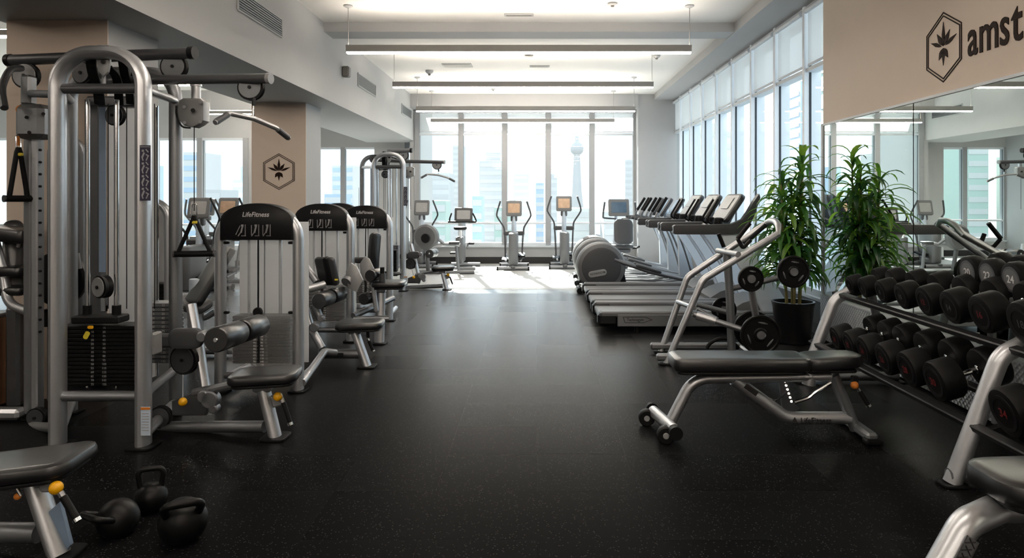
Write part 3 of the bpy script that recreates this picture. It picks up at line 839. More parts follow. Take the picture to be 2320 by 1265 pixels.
    for k in range(4):
        c = q + Vector((0, -.003, .105 - k * .073))
        m.box(c + Vector((-.012, 0, .022)), (.012, .002, .012)); m.box(c + Vector((-.01, 0, -.002)), (.01, .002, .03), 0, (0, .4, 0)); m.box(c + Vector((-.014, 0, -.024)), (.006, .002, .022), 0, (0, -.3, 0))
        m.box(c + Vector((.012, 0, .022)), (.006, .002, .022), 0, (0, -.7, 0)); m.box(c + Vector((.014, 0, -.004)), (.02, .002, .006), 0, (0, .5, 0)); m.box(c + Vector((.012, 0, -.022)), (.006, .002, .026), 0, (0, .4, 0))
    m.build('pictogram', 'print_grey', p, smooth=0)
    q = P(330, 955, Y0 - .064)
    p = B().box(q, (.056, .004, .165), .001).build('warning_label', 'label_pale', t)
    m = B()
    for k in range(7): m.box(q + Vector((0, -.003, .045 - k * .016)), (.04, .002, .004))
    m.build('label_print', 'print_grey', p, smooth=0)
    B().box(q + Vector((0, -.003, .074)), (.054, .002, .014)).build('label_heading', 'orange', p, smooth=0)
    # lat station: base rail, upright, thigh rollers, seat
    a, b = P(345, 968, 4.46), P(600, 967, 4.28)
    B().tube([a, b], .036, n=12).build('base_rail', 'silver_dark', t)
    B().tube(fillet([P(433, 690, 4.6), P(452, 790, 4.55), P(466, 880, 4.5), P(472, 940, 4.48)], .1, 4), .03, .04, 12).build('upright', 'silver', t)
    B().box(P(392, 772, 4.42), (.27, .06, .085), .015).build('thigh_arm', 'dark_plastic', t)
    B().box(P(352, 778, 4.25), (.035, .1, .13), .008).build('arm_clamp', 'pale_plate', t)
    B().pad(P(422, 767, 4.36), .21, .125, .05, .05, .012, (PI / 2, 0, 0)).build('arm_hub', 'dark_plastic', t)
    B().disc(P(462, 762, 4.34), Y_, .035, .08, .008, 14).build('hub_bolt', 'silver_dark', t)
    r0, r1 = P(489, 771, 4.08), P(588, 737, 4.72); d = (r1 - r0)
    for a, b in ((0, .48), (.54, 1)):
        o = B().lathe([(.02, 0), (.066, .0), (.074, .012), (.074, d.length * (b - a) - .012), (.066, d.length * (b - a)), (.02, d.length * (b - a))], r0 + d * a, d, 24).build('thigh_roller', 'vinyl', t)
        B().disc(r0 + d * a, d, .014, .02, .003, 10).build('roller_bolt', 'chrome', o)
    pulley(t, P(418, 815, 4.5), Y_ + X * .2, .095, .03, 'dark_plastic')
    m = B().tube(fillet([P(440, 890, 4.42), P(520, 874, 4.36), P(600, 862, 4.32)], .05, 4), .026, n=10); m.build('seat_rail', 'silver_dark', t)
    seat_unit(t, 0, (P(624, 990, 4.27).x, 4.27, .005), P(598, 884, 4.3), P(602, 851, 4.3), .4, .3, (0, -.03, .12))
    pulley(t, P(365, 945, 4.42), Y_, .07, .03, 'dark_plastic')
    B().prism([(-.11, -.05), (.1, -.05), (.12, .02), (.05, .1), (-.06, .06), (-.11, .04)], P(428, 925, 4.4), X, Z, Y_, .05, .01).build('cable_bracket', 'dark_plastic', t)
    for u, v, r in ((478, 905, .055), (464, 898, .04), (486, 925, .03)): B().disc(P(u, v, 4.36), Y_, r, .06, .008, 18).build('linkage_disc', 'silver_dark', t)
    B().sph(P(414, 911, 4.3), .026).build('adjust_knob', 'yellow', t)
    B().cyl(P(414, 850, 4.4), P(414, 908, 4.3), .004, n=6).build('cable', 'silver_dark', t)
    return t

tower = cable_tower()
lb = thing('lat_bar', 'short bent lat pulldown bar with knurled grips hanging from the arm of the closest tower', 'gym handle', P(575, 268, 4.32), 0, 'lat bars', world=True)
path = [P(487, 278, 4.06), P(520, 257, 4.17), P(575, 269, 4.32), P(625, 290, 4.44), P(655, 314, 4.54)]
B().tube(fillet(path[0:5], .01, 2), .0155, n=10).build('bar', 'silver', lb)
for a, b in ((path[0], path[1]), (path[4], path[3])):
    B().cyl(a + (b - a) * .08, a + (b - a) * .85, .0185, n=10).build('grip', 'gun_metal', lb)
sh1 = strap_handle('strap_handle', 'black triangular strap handle on the cable between the tower and the shrouded machines', P(440, 492, 4.7), .19, .245, X + Y_ * .2)
sh2 = strap_handle('strap_handle', 'black triangular strap handle hanging from the left column of the closest tower', P(42, 338, 4.56), .10, .32, X * .6 + Y_)
# the tower at the far end: same machine, turned nowhere, a little smaller
far = dup(tower, (-2.325, 11.42, 0), 0, .93, 'silver multi-station cable tower with arched frame, at the far end before the window')
for c in list(far.children):
    n = c.name.split('.')[0]; bb = [Vector(q) for q in c.bound_box]; cx = sum(q.x for q in bb) / 8
    if n in ('side_arm', 'left_column', 'column_track', 'column_bracket', 'carriage', 'pin_hole', 'swivel_ring', 'snap_hook', 'top_beam', 'side_arch', 'cam_disc', 'cam_bracket') or (n in ('pulley', 'beam_cap', 'bolt', 'foot_plate', 'base_rail') and cx < -.55):
        for g in list(c.children): bpy.data.objects.remove(g)
        bpy.data.objects.remove(c)
B().tube([P(300, 127, 4.68) - Vector((-2.55, 4.5, 0)), P(440, 120, 4.62) - Vector((-2.55, 4.5, 0))], .038, n=14).build('top_beam', 'silver_dark', far)  # lighter than the near beam, its window light put into the colour
f2 = dup(lb, (0, 0, 0), 0, 1.0, 'bent lat pulldown bar hanging from the arm of the far tower')
f2.location = Vector((-2.325, 11.42, 0)) + (Vector(lb.location) - Vector((-2.55, 4.5, 0))) * .93; f2.location.z += .02; f2.rotation_euler = (0, 0, -.9)

# ------------------------------------------------------------------ shrouded weight machines
def shrouded(name_lab, x, y, w, h, station=None):
    """shrouded stack machine: front at depth y, centred on x"""
    t = thing('weight_machine', name_lab, 'gym machine', (x, y, 0), 0, 'shrouded weight machines in a row')
    hw = w / 2
    B().tube(fillet([(-hw + .04, 0, 0), (-hw + .04, 0, h - .075), (hw - .04, 0, h - .075), (hw - .04, 0, 0)], [0, .19, .19, 0], 9), .04, .055, 14).build('arched_frame', 'silver', t)
    for q in (-1, 1):
        foot_plate(t, (q * (hw - .04), 0, 0), .13, .15)
        B().box((q * (hw - .085), -.012, h * .79), (.05, .03, .02), .005).build('shroud_clip', 'black_plastic', t)
        B().box((q * (hw - .085), -.012, h * .42), (.05, .03, .02), .005).build('shroud_clip', 'black_plastic', t)
        B().tube([(q * (hw - .04), 0, .08), (q * (hw - .06), .46, .08)], .028, n=10).build('base_rail', 'silver', t)
    B().cyl((-hw + .05, 0, .12), (hw - .05, 0, .12), .026).build('lower_crossbar', 'silver_dark', t)
    # arched black header
    out = []
    for k in range(15):
        a = PI * k / 14; out.append(((hw - .062) * math.cos(a), h - .135 + .135 * math.sin(a) ** .92))
    out = [(hw - .062, h - .275)] + out + [(-hw + .062, h - .275)]
    hd = B().prism(out[::-1], (0, .05, 0), X, Z, -Y_, .118, .012).build('header', 'black_plastic', t)
    B().text('LifeFitness', .05, (0, -.0685, h - .085), X, Z, .95, .2).build('header_lettering', 'print_white', hd, smooth=0)
    m = B()
    for c, s in ((-.10, 1), (0.0, 1), (.085, 1)):
        q = Vector((c, -.070, h - .20))
        m.box(q + Vector((.0, 0, .035)), (.018, .002, .014)); m.box(q + Vector((-.004, 0, .004)), (.012, .002, .05), 0, (0, .25, 0))
        m.box(q + Vector((-.02, 0, -.028)), (.006, .002, .04), 0, (0, .6, 0)); m.box(q + Vector((.022, 0, .0)), (.005, .002, .085)); m.box(q + Vector((.01, 0, -.042)), (.034, .002, .005))
        m.box(q + Vector((-.032, 0, .0)), (.005, .002, .075), 0, (0, .45 if c < 0 else 0, 0))
    m.build('pictogram', 'print_grey', hd, smooth=0)
    # two curved frosted panels with the stack behind
    for q in (-1, 1):
        m = B(); lo = []
        for k in range(7):
            s_ = k / 6; xx = q * (.012 + s_ * (hw - .10)); yy = -.025 + .05 * s_ ** 2
            lo.append([Vector((xx, yy, .19)), Vector((xx, yy + .006, .19)), Vector((xx, yy + .006, h - .27)), Vector((xx, yy, h - .27))])
        m.ring(lo if q > 0 else lo[::-1]); m.build('shroud_panel', 'frosted', t)
    B().box((0, .30, h * .5), (w - .12, .012, h - .3)).build('back_panel', 'frosted_back', t, smooth=0)
    B().box((0, -.022, h * .62), (.012, .008, h * .5), .002).build('panel_joint', 'black_plastic', t, smooth=0)
    weight_stack(t, (0, .105), w * .66, .14, .2, .56, 15, m='print_black')
    m = B()
    for k in range(15):
        for q in (-1, 1): m.text(str((15 - k) * (5 if q < 0 else 10)), .02, (q * .028, -.026, .205 + k * .0235), X, Z)
    m.build('number_strip', 'print_white', t, smooth=0)
    for q in (-1, 1): B().cyl((q * .12, .105, .2), (q * .12, .105, h - .1), .013, n=10).build('guide_rod', 'chrome', t)
    B().cyl((0, .1, .56), (0, .1, h - .1), .005, n=6).build('cable', 'black_plastic', t)
    B().disc((0, -.03, .60), Y_, .036, .03, .006, 14).build('selector_knob', 'black_plastic', t)
    return t
ma = shrouded('shrouded weight machine with black arched header, first and closest of the row', -2.085, 5.31, .665, 1.415)
mb_ = shrouded('shrouded weight machine with black arched header and reclining thigh pad, second of the row', -2.165, 7.14, .645, 1.40)
mc = shrouded('shrouded weight machine with black header and upright backrest, third of the row', -2.025, 8.38, .64, 1.37)
md = shrouded('shrouded weight machine half hidden behind the row, only its header showing', -2.6, 9.3, .62, 1.39)

def world_off(t): OFF[t.name] = Vector(t.location)
for q in (ma, mb_, mc, md): world_off(q)
# station of the first machine: arm and linkage on the window side
B().tube(fillet([P(684, 868, 5.3), P(735, 797, 5.95), P(760, 800, 6.05)], .06, 5), .03, n=12).build('base_rail', 'silver', ma)
# second machine: tilted thigh pad, rollers, seat
t = mb_
B().pad(P(741, 615, 6.35), .20, .27, .05, .03, .015, (-1.25, .0, -.32)).build('thigh_pad', 'dark_plastic', t)
B().pad(P(744, 613, 6.32), .05, .26, .056, .02, .01, (-1.25, .0, -.32)).build('pad_seam', 'black_plastic', t)
B().box(P(762, 634, 6.3), (.03, .004, .014)).build('caution_tag', 'tag_yellow', t)
B().tube(fillet([P(676, 661, 6.0), P(700, 655, 6.05), P(735, 645, 6.15)], .05, 4), .034, n=12).build('handle_bar', 'silver', t)
B().cyl(P(690, 600, 6.4), P(718, 640, 6.3), .03).build('pad_arm', 'silver', t)
r0, r1 = P(722, 683, 6.0), P(772, 664, 6.5)
for a, b in ((0, .46), (.54, 1)):
    B().lathe([(.02, 0), (.062, 0), (.068, .01), (.068, (r1 - r0).length * (b - a) - .01), (.062, (r1 - r0).length * (b - a)), (.02, (r1 - r0).length * (b - a))], r0 + (r1 - r0) * a, r1 - r0, 20).build('thigh_roller', 'vinyl', t)
B().tube(fillet([P(692, 700, 6.2), P(705, 745, 6.15), P(730, 790, 6.1)], .1, 5), .034, n=12).build('upright', 'silver', t)
B().cyl(P(712, 690, 6.1), P(724, 720, 6.1), .035).build('damper', 'silver_dark', t)
B().disc(P(712, 742, 6.08), Y_, .04, .05, .006, 16).disc(P(728, 722, 6.08), Y_, .028, .06, .005, 14).build('linkage_disc', 'silver_dark', t)
B().tube([P(724, 802, 6.12), P(815, 802, 6.1)], .042, n=12).build('base_rail', 'silver_dark', t)
B().box(P(770, 804, 6.05), (.06, .006, .03), .002).build('rail_mark', 'black_plastic', t)
seat_unit(t, 0, (P(832, 832, 6.07).x, 6.07, .005), P(805, 755, 6.1), P(816, 735, 6.1), .40, .30, (0, -.02, .05), False)
pin_lever(t, P(834, 768, 6.0), P(846, 797, 6.0))
B().box(P(834, 756, 6.02), (.03, .03, .07), .006).build('lever_bracket', 'black_plastic', t)
for q, u in ((-1, 0), (1, 30)):
    B().prism([(-.05, -.1), (.03, -.14), (.09, -.03), (.03, .1), (-.02, .13), (-.07, .05)], P(800 + u * 1.0, 628 - u * .6, 6.5 + u * .02), X, Z, Y_, .03, .008).build('cam_plate', 'pale_plate', t)
B().cyl(P(784, 640, 6.5), P(800, 620, 6.6), .05).build('pivot_hub', 'silver', t)
# third machine: upright back pad, seat, rollers
t = mc
B().pad(P(847, 577, 7.3), .13, .46, .06, .05, .02, (-1.45, 0, .9)).build('backrest_pad', 'vinyl', t)
B().box(P(843, 600, 7.42), (.05, .05, .42), .012).build('backrest_post', 'gun_metal', t)
seat_unit(t, 0, (P(868, 742, 7.0).x - .05, 7.05, .005), P(862, 662, 7.1), P(882, 643, 7.1), .33, .30, (0, 0, .05), False)
B().lathe([(.02, 0), (.055, 0), (.06, .01), (.06, .19), (.055, .2), (.02, .2)], P(838, 625, 6.95), Vector((.3, 1, 0)), 20).build('thigh_roller', 'vinyl', t)
B().lathe([(.02, 0), (.055, 0), (.06, .01), (.06, .19), (.055, .2), (.02, .2)], P(823, 678, 6.95), Vector((.3, 1, 0)), 20).build('thigh_roller', 'vinyl', t)
B().tube(fillet([P(846, 640, 7.0), P(848, 670, 7.0), P(853, 705, 7.0)], .05, 4), .024, n=10).build('leg_arm', 'silver', t)
B().tube(fillet([P(800, 716, 6.9), P(850, 695, 7.2), P(890, 676, 7.6)], .05, 4), .03, n=10).build('base_rail', 'silver_dark', t)
B().tube([P(800, 724, 6.9), P(880, 722, 7.0)], .03, n=10).build('base_rail', 'silver_dark', t)
B().cyl(P(866, 620, 7.0), P(866, 650, 7.0), .03).build('side_handle', 'dark_plastic', t)
B().cyl(P(866, 606, 7.0), P(866, 622, 7.0), .022).build('handle_grip', 'black_rubber', t)
B().box(P(820, 590, 7.2), (.16, .05, .06), .015).build('headrest', 'vinyl', t)

# ------------------------------------------------------------------ treadmills
def treadmill(lab, x, y):
    t = thing('treadmill', lab, 'treadmill', (x, y, 0), 0, 'treadmills side by side')
    W = .86; L = 2.1
    B().box((1.0, W / 2, .165), (1.98, .56, .06), .012).build('running_belt', 'mid_plastic', t)
    for yy in (.07, W - .07):
        B().box((1.02, yy, .205), (2.0, .13, .06), .015).build('foot_rail', 'mid_plastic', t)
    for yy, q in ((.012, 1), (W - .012, -1)):
        s = B().box((1.13, yy, .142), (1.86, .03, .13), .006).build('side_panel', 'silver_dark', t)
        if q > 0:
            m = B(); o = Vector((.40, -.0045, .15))
            pts = [(-.14, .03), (.10, .03), (.17, .0), (.10, -.02), (.09, -.03), (-.12, -.03)]
            for i in range(6):
                a, b = Vector((pts[i][0], 0, pts[i][1])), Vector((pts[(i + 1) % 6][0], 0, pts[(i + 1) % 6][1]))
                m.tube([o + a, o + b], .003, n=4)
            m.text('Technogym', .045, o + Vector((-.01, .001, 0)), X, Z, .85)
            m.build('panel_lettering', 'print_black', s, smooth=0)
    for yy in (.08, W - .08):
        B().box((.1, yy, .15), (.22, .15, .14), .03).build('rear_cap', 'black_plastic', t)
        B().cyl((.42, yy, 0), (.42, yy, .07), .03, n=12).build('foot', 'black_rubber', t)
        B().cyl((1.75, yy, 0), (1.75, yy, .07), .035, n=12).build('foot', 'black_rubber', t)
    m = B()
    lo = []
    for xx, h in ((1.46, .235), (1.58, .31), (1.75, .36), (1.95, .34), (2.08, .24), (2.1, .1)):
        lo.append([Vector((xx, .10, .08)), Vector((xx, W - .10, .08)), Vector((xx, W - .14, h)), Vector((xx, .14, h))])
    m.ring(lo); m.build('motor_cover', 'mid_plastic', t, smooth=50)
    for yy in (.06, W - .06):
        m = B(); lo = []
        for k in range(7):
            s_ = k / 6; cx = 2.0 - .62 * s_ + .05 * math.sin(PI * s_); z = .06 + 1.02 * s_; hw = .165 - .055 * s_
            lo.append([Vector((cx - hw, yy - .035, z)), Vector((cx + hw, yy - .035, z)), Vector((cx + hw, yy + .035, z)), Vector((cx - hw, yy + .035, z))])
        m.ring(lo); m.build('upright', 'upright_silver', t, smooth=40)
    for yy in (.05, W - .05):
        m = B(); lo = []
        for xx, zc, hh in ((.80, 1.115, .035), (.82, 1.115, .05), (1.15, 1.115, .052), (1.42, 1.12, .055), (1.54, 1.15, .075), (1.60, 1.22, .09), (1.66, 1.33, .085), (1.72, 1.46, .04)):
            lo.append([Vector((xx, yy - .045, zc - hh)), Vector((xx, yy + .045, zc - hh)), Vector((xx + .01, yy + .05, zc)), Vector((xx, yy + .045, zc + hh)), Vector((xx, yy - .045, zc + hh)), Vector((xx + .01, yy - .05, zc))])
        m.ring(lo); m.build('handrail', 'dark_plastic', t, smooth=40)
    # console leaning away from the runner
    c = Vector((1.50, W / 2, 1.34)); R = (0, -.98, 0)
    k = B().pad(c, .36, .62, .06, .06, .015, R).build('console', 'dark_plastic', t)
    n = Euler(R).to_matrix() @ Z
    B().pad(c + n * .031, .31, .54, .004, .05, .001, R).build('console_panel', 'light_plastic', k)
    B().pad(c + n * .034 + Vector((.02, 0, .04)), .15, .28, .004, .01, .001, R).build('screen', 'screen_grey', k)
    B().box((1.35, W / 2, 1.14), (.16, .7, .05), .02).build('crossbar', 'dark_plastic', t)
    for q in (-1, 1):
        B().lathe([(.05, 0), (.055, .01), (.05, .07), (.03, .08)], (1.34, W / 2 + q * .2, 1.16), Z, 14).build('cup_holder', 'black_plastic', t)
        B().tube(fillet([(1.30, W / 2 + q * .12, 1.16), (1.22, W / 2 + q * .12, 1.2), (1.36, W / 2 + q * .1, 1.44)], .04, 3), .013, n=8).build('grip_bar', 'black_rubber', t)
    return t
tm = treadmill('treadmill with lettered side panel, nearest of the row', .665, 7.56)
dup(tm, (.665, 8.50, 0), 0, 1, 'treadmill in the middle of the row, between its two neighbours')
dup(tm, (.665, 9.44, 0), 0, 1, 'treadmill farthest along, next to the domed elliptical trainers')

# ------------------------------------------------------------------ elliptical trainers with domed flywheel covers
def elliptical(lab, x, y):
    t = thing('elliptical_trainer', lab, 'elliptical', (x, y, 0), 0, 'elliptical trainers side by side')
    # housing: disc facing the aisle with rounded rim
    h = B().lathe([(.12, -.16), (.30, -.155), (.355, -.13), (.38, -.08), (.38, .08), (.355, .13), (.30, .155), (.12, .16)], (0, .16, .40), Y_, 40).build('flywheel_cover', 'mid_plastic', t)
    B().lathe([(.29, -.004), (.30, .0), (.29, .004)], (0, .002, .40), Y_, 40).build('cover_ring', 'dark_plastic', h)
    B().lathe([(.285, .0), (.285, -.006), (.27, -.009), (.02, -.009)], (0, .005, .40), Y_, 40).build('cover_face', 'dark_plastic', h)
    p = B().pad((-.06, -.008, .31), .28, .095, .012, .046, .003, (PI / 2, -.18, 0)).build('badge', 'pale_plate', h)
    B().text('TECHNOGYM', .042, (-.06, -.016, .31), Vector((.984, 0, .18)), Vector((-.18, 0, .984)), .9).build('badge_lettering', 'print_black', p, smooth=0)
    B().prism([(-.3, 0), (.42, 0), (.30, .52), (.2, .55), (-.1, .3), (-.28, .12)], (0, .05, .03), X, Z, Y_, .22, .02).build('housing_base', 'black_plastic', t)
    B().cyl((-.33, -.02, .045), (-.33, .34, .045), .045, n=14).build('transport_wheel', 'black_rubber', t)
    B().box((.75, .16, .06), (1.6, .1, .06), .015).build('frame_rail', 'gun_metal', t)
    for yy in (.02, .30):
        B().tube([(.2, yy, .52), (.75, yy, .33), (1.38, yy, .19)], .035, .03, 12).build('stride_arm', 'silver_dark', t)
        B().pad((.72, yy, .38), .40, .15, .04, .04, .01, (0, .28, 0)).build('pedal', 'dark_plastic', t)
        B().tube([(.3, yy, .14), (.85, yy, .12), (1.4, yy, .2)], .022, n=10).build('guide_rail', 'silver', t)
    B().prism([(-.13, 0), (.13, 0), (-.05, .95), (-.16, .95)], (1.35, .11, .08), X, Z, Y_, .1, .015).build('mast', 'cardio_silver', t)
    B().box((1.35, .16, .04), (.4, .5, .06), .02).build('front_foot', 'gun_metal', t)
    c = Vector((1.16, .16, 1.30)); R = (0, -1.0, 0)
    k = B().pad(c, .36, .40, .06, .06, .015, R).build('console', 'dark_plastic', t)
    n = Euler(R).to_matrix() @ Z
    B().pad(c + n * .032, .27, .31, .006, .03, .001, R).build('screen', 'screen', k)
    B().cyl((1.22, .16, .98), (1.17, .16, 1.26), .05).build('neck', 'cardio_silver', t)
    for q in (-1, 1):
        B().tube(smooth_path([(1.40, .16 + q * .2, .2), (1.22, .16 + q * .27, .75), (1.06, .16 + q * .29, 1.05), (.86, .16 + q * .28, 1.13), (.82, .16 + q * .27, 1.2), (.98, .16 + q * .25, 1.47)], 5), .02, n=10).build('moving_arm', 'silver_dark', t)
        B().tube([(.84, .16 + q * .268, 1.24), (.975, .16 + q * .25, 1.46)], .025, n=10).build('arm_grip', 'black_rubber', t)
        B().tube(fillet([(.62, .16 + q * .24, 1.12), (1.1, .16 + q * .24, 1.1), (1.2, .16, 1.1)], .08, 4), .028, n=10).build('fixed_handrail', 'dark_plastic', t)
    return t
el = elliptical('grey elliptical trainer with domed flywheel cover and badge, nearest of three', .985, 10.75)
dup(el, (1.0, 11.75, 0), 0, 1, 'grey elliptical trainer, middle of the three domed ones')
dup(el, (1.03, 12.7, 0), 0, 1, 'grey elliptical trainer, farthest of the three domed ones')

# ------------------------------------------------------------------ cardio machines at the far window
def console(t, c, w, h, m='screen', back='mid_plastic', tilt=0.25):
    R = (PI / 2 - tilt, 0, 0)
    k = B().pad(c, w, h, .06, .035, .014, R).build('console', back, t)
    n = Euler(R).to_matrix() @ Z
    B().pad(Vector(c) + n * .032, w * .74, h * .62, .006, .02, .001, R).build('screen', m, k)
    return k

def crosstrainer(lab, x, y, sc, m, hz):
    """stand-up trainer seen from behind: tall flywheel box, mast, two swept arms"""
    t = thing('cross_trainer', lab, 'elliptical', (x, y, 0), 0, 'trainers before the far window')
    B().pad((0, 0, .42), .19, .62, .66, .08, .03).build('flywheel_cover', 'mid_plastic', t)
    for yy, w in ((-.34, .6), (.42, .56)):
        B().cyl((-w / 2, yy, .045), (w / 2, yy, .045), .04, n=12).build('stabilizer', 'silver_dark', t)
        for q in (-1, 1): B().cyl((q * w / 2, yy, .045), (q * (w / 2 + .03), yy, .045), .043, n=12).build('end_cap', 'black_rubber', t)
    B().box((0, .05, .07), (.09, .9, .06), .015).build('frame_rail', 'gun_metal', t)
    B().tube([(0, .18, .3), (0, .26, hz - .12)], .06, .05, 14).build('mast', 'cardio_silver', t)
    console(t, (0, .22, hz), .33, .33, m)
    B().box((0, .25, hz - .21), (.14, .1, .12), .02).build('neck', 'gun_metal', t)
    B().box((0, .26, hz - .52), (.44, .06, .09), .02).build('pivot_bar', 'dark_plastic', t)
    for q in (-1, 1):
        B().tube(smooth_path([(q * .17, .1, .2), (q * .185, .2, .6), (q * .2, .26, hz - .5), (q * .22, .24, hz - .38), (q * .33, .16, hz - .2), (q * .35, .1, hz - .1), (q * .27, .0, hz + .16)], 5), .018, n=10).build('moving_arm', 'dark_plastic', t)
        B().pad((q * .17, .05, .24 + q * .04), .14, .38, .05, .04, .012, (.1, 0, 0)).build('pedal', 'black_plastic', t)
        B().tube([(q * .15, -.2, .18), (q * .17, .4, .26)], .022, n=8).build('stride_arm', 'silver_dark', t)
    return t
P1 = P(1163, 608, 14.4)
ct1 = crosstrainer('cross trainer with swept arms before the second far pane', P1.x, 14.55, 1, 'screen_warm', 1.24)
ct2 = crosstrainer('taller cross trainer partly behind the domed covers, warm lit screen', P(1279, 608, 14.7).x, 14.8, 1, 'screen_warm', 1.34)

t = thing('upright_bike', 'upright exercise bike with grey console beside the far cable tower', 'exercise bike', (P(1047, 600, 14.6).x, 14.6, 0), 0)
B().pad((-.03, 0, .40), .15, .66, .54, .07, .03).build('flywheel_cover', 'mid_plastic', t)
for yy, w in ((-.42, .5), (.45, .55)):
    B().cyl((-w / 2, yy, .045), (w / 2 + .06, yy, .045), .04, n=12).build('stabilizer', 'silver_dark', t)
B().tube([(0, .1, .3), (0, .35, 1.04)], .045, n=12).build('mast', 'cardio_silver', t)
console(t, (0, .30, 1.1), .38, .31, 'screen_grey', 'dark_plastic')
B().tube([(-.31, .12, .965), (.28, .12, .965)], .02, n=8).build('tray', 'black_plastic', t)
for q in (-1, 1): B().tube(smooth_path([(q * .1, .3, .95), (q * .26, .2, .96), (q * .27, .1, 1.02), (q * .22, .0, 1.14)], 4), .016, n=8).build('handle', 'black_rubber', t)
B().tube([(0, -.2, .3), (0, -.32, .82)], .035, n=12).build('seat_post', 'chrome', t)
B().pad((0, -.34, .85), .26, .26, .07, .1, .025, taller if False else (0, 0, 0)).build('saddle', 'black_plastic', t)
for q in (-1, 1):
    B().box((q * .19, .05, .42 + q * .1), (.12, .2, .04), .01).build('pedal', 'black_plastic', t)
    B().tube([(q * .1, 0, .42), (q * .12, .05, .42 + q * .1)], .018, n=8).build('crank', 'silver_dark', t)

t = thing('recumbent_bike', 'recumbent bike with bucket backrest and wide console at the window corner', 'exercise bike', (P(1410, 600, 14.0).x, 14.0, 0), 0)
B().pad((0, -.18, .80), .37, .5, .09, .1, .03, (PI / 2 - .2, 0, 0)).build('backrest', 'dark_plastic', t)
B().pad((0, .05, .50), .42, .4, .09, .09, .03).build('seat', 'dark_plastic', t)
B().box((0, .05, .42), (.3, .3, .08), .02).build('seat_carriage', 'gun_metal', t)
for q in (-1, 1):
    B().tube(fillet([(q * .12, .1, .46), (q * .3, .1, .46), (q * .32, -.08, .5)], .05, 3), .02, n=8).build('side_handle', 'black_rubber', t)
    B().tube(smooth_path([(q * .06, .62, 1.03), (q * .3, .55, 1.05), (q * .335, .5, 1.1), (q * .31, .4, 1.38)], 5), .018, n=10).build('console_handle', 'dark_plastic', t)
    B().box((q * .2, .75, .35 + q * .12), (.12, .12, .2), .02).build('pedal', 'black_plastic', t)
B().pad((0, .65, .35), .2, .6, .5, .08, .03).build('flywheel_cover', 'mid_plastic', t)
B().tube([(-.1, .6, .5), (-.05, .66, 1.1)], .03, n=10).build('mast', 'cardio_silver', t)
console(t, (0, .62, 1.26), .43, .36, 'screen', 'mid_plastic')
B().box((0, .25, .12), (.12, 1.3, .08), .02).build('frame_rail', 'gun_metal', t)
for yy in (-.38, .9): B().cyl((-.3, yy, .045), (.3, yy, .045), .04, n=12).build('stabilizer', 'silver_dark', t)

t = thing('rowing_machine', 'rowing machine with round fan housing, between the far tower and the upright bike', 'rowing machine', (P(966, 600, 13.4).x, 13.4, 0), 0)
B().lathe([(.05, -.09), (.2, -.085), (.24, -.05), (.24, .05), (.2, .085), (.05, .09)], (0, 0, .72), Y_ + X * .2, 28).build('fan_housing', 'mid_plastic', t)
B().disc((.0, -.1, .70), Y_ + X * .2, .09, .04, .01).build('fan_hub', 'black_plastic', t)
B().tube([(-.05, .0, .52), (.5, .1, .60), (.62, .12, .56)], .035, n=10).build('slide_rail', 'silver', t)
B().tube([(.2, .0, .7), (.33, .05, .58), (.55, .1, .56)], .03, n=10).build('grip_arm', 'silver_dark', t)
B().pad((.52, .1, .60), .2, .2, .06, .05, .015).build('seat', 'dark_plastic', t)
B().tube([(0, 0, .6), (.02, .1, .05)], .04, n=10).build('front_leg', 'gun_metal', t)
B().cyl((-.2, .1, .045), (.9, .12, .045), .04, n=10).build('base_bar', 'silver_dark', t)
B().tube([(.55, .12, .56), (.6, .12, .05)], .03, n=10).build('rear_leg', 'silver_dark', t)
t = crosstrainer('cross trainer behind the posts of the far cable tower', P(952, 600, 15.0).x, 15.0, 1, 'screen_grey', 1.25)

# ------------------------------------------------------------------ plate loaded machine with its plates
def weight_disc(lab, c, ax, r, w=.035, group=None):
    c = Vector(c); ax = Vector(ax).normalized()
    t = thing('weight_plate', lab, 'weight plate', c, 0, group, world=True)
    B().lathe([(.026, -w / 2), (r * .30, -w / 2), (r * .36, -w * .28), (r * .84, -w * .28), (r * .88, -w / 2), (r - .006, -w / 2), (r, -w / 2 + .006), (r, w / 2 - .006), (r - .006, w / 2), (.026, w / 2)], c, ax, 36).build('disc', 'black_iron', t)
    u = ax.orthogonal().normalized(); u = Vector((1, 0, 0)) if abs(ax.x) < .5 else Vector((0, 1, 0)); u = (u - ax * u.dot(ax)).normalized(); v = ax.cross(u)
    for k in range(3):
        a = k * 2 * PI / 3 + .7; q = u * math.cos(a) + v * math.sin(a); p = ax.cross(q)
        B().tube([c - ax * (w * .29) + q * (r * .6) + p * (x * r * .24) for x in (-1, -.33, .33, 1)], [.004, .0085, .0085, .004], n=6).build('grip_slot', 'silver_dark', t)
    B().lathe([(.024, -w / 2 - .012), (.034, -w / 2 - .012), (.036, -w / 2), (.024, -w / 2)], c, ax, 18).build('hub_ring', 'silver_dark', t)
    return t

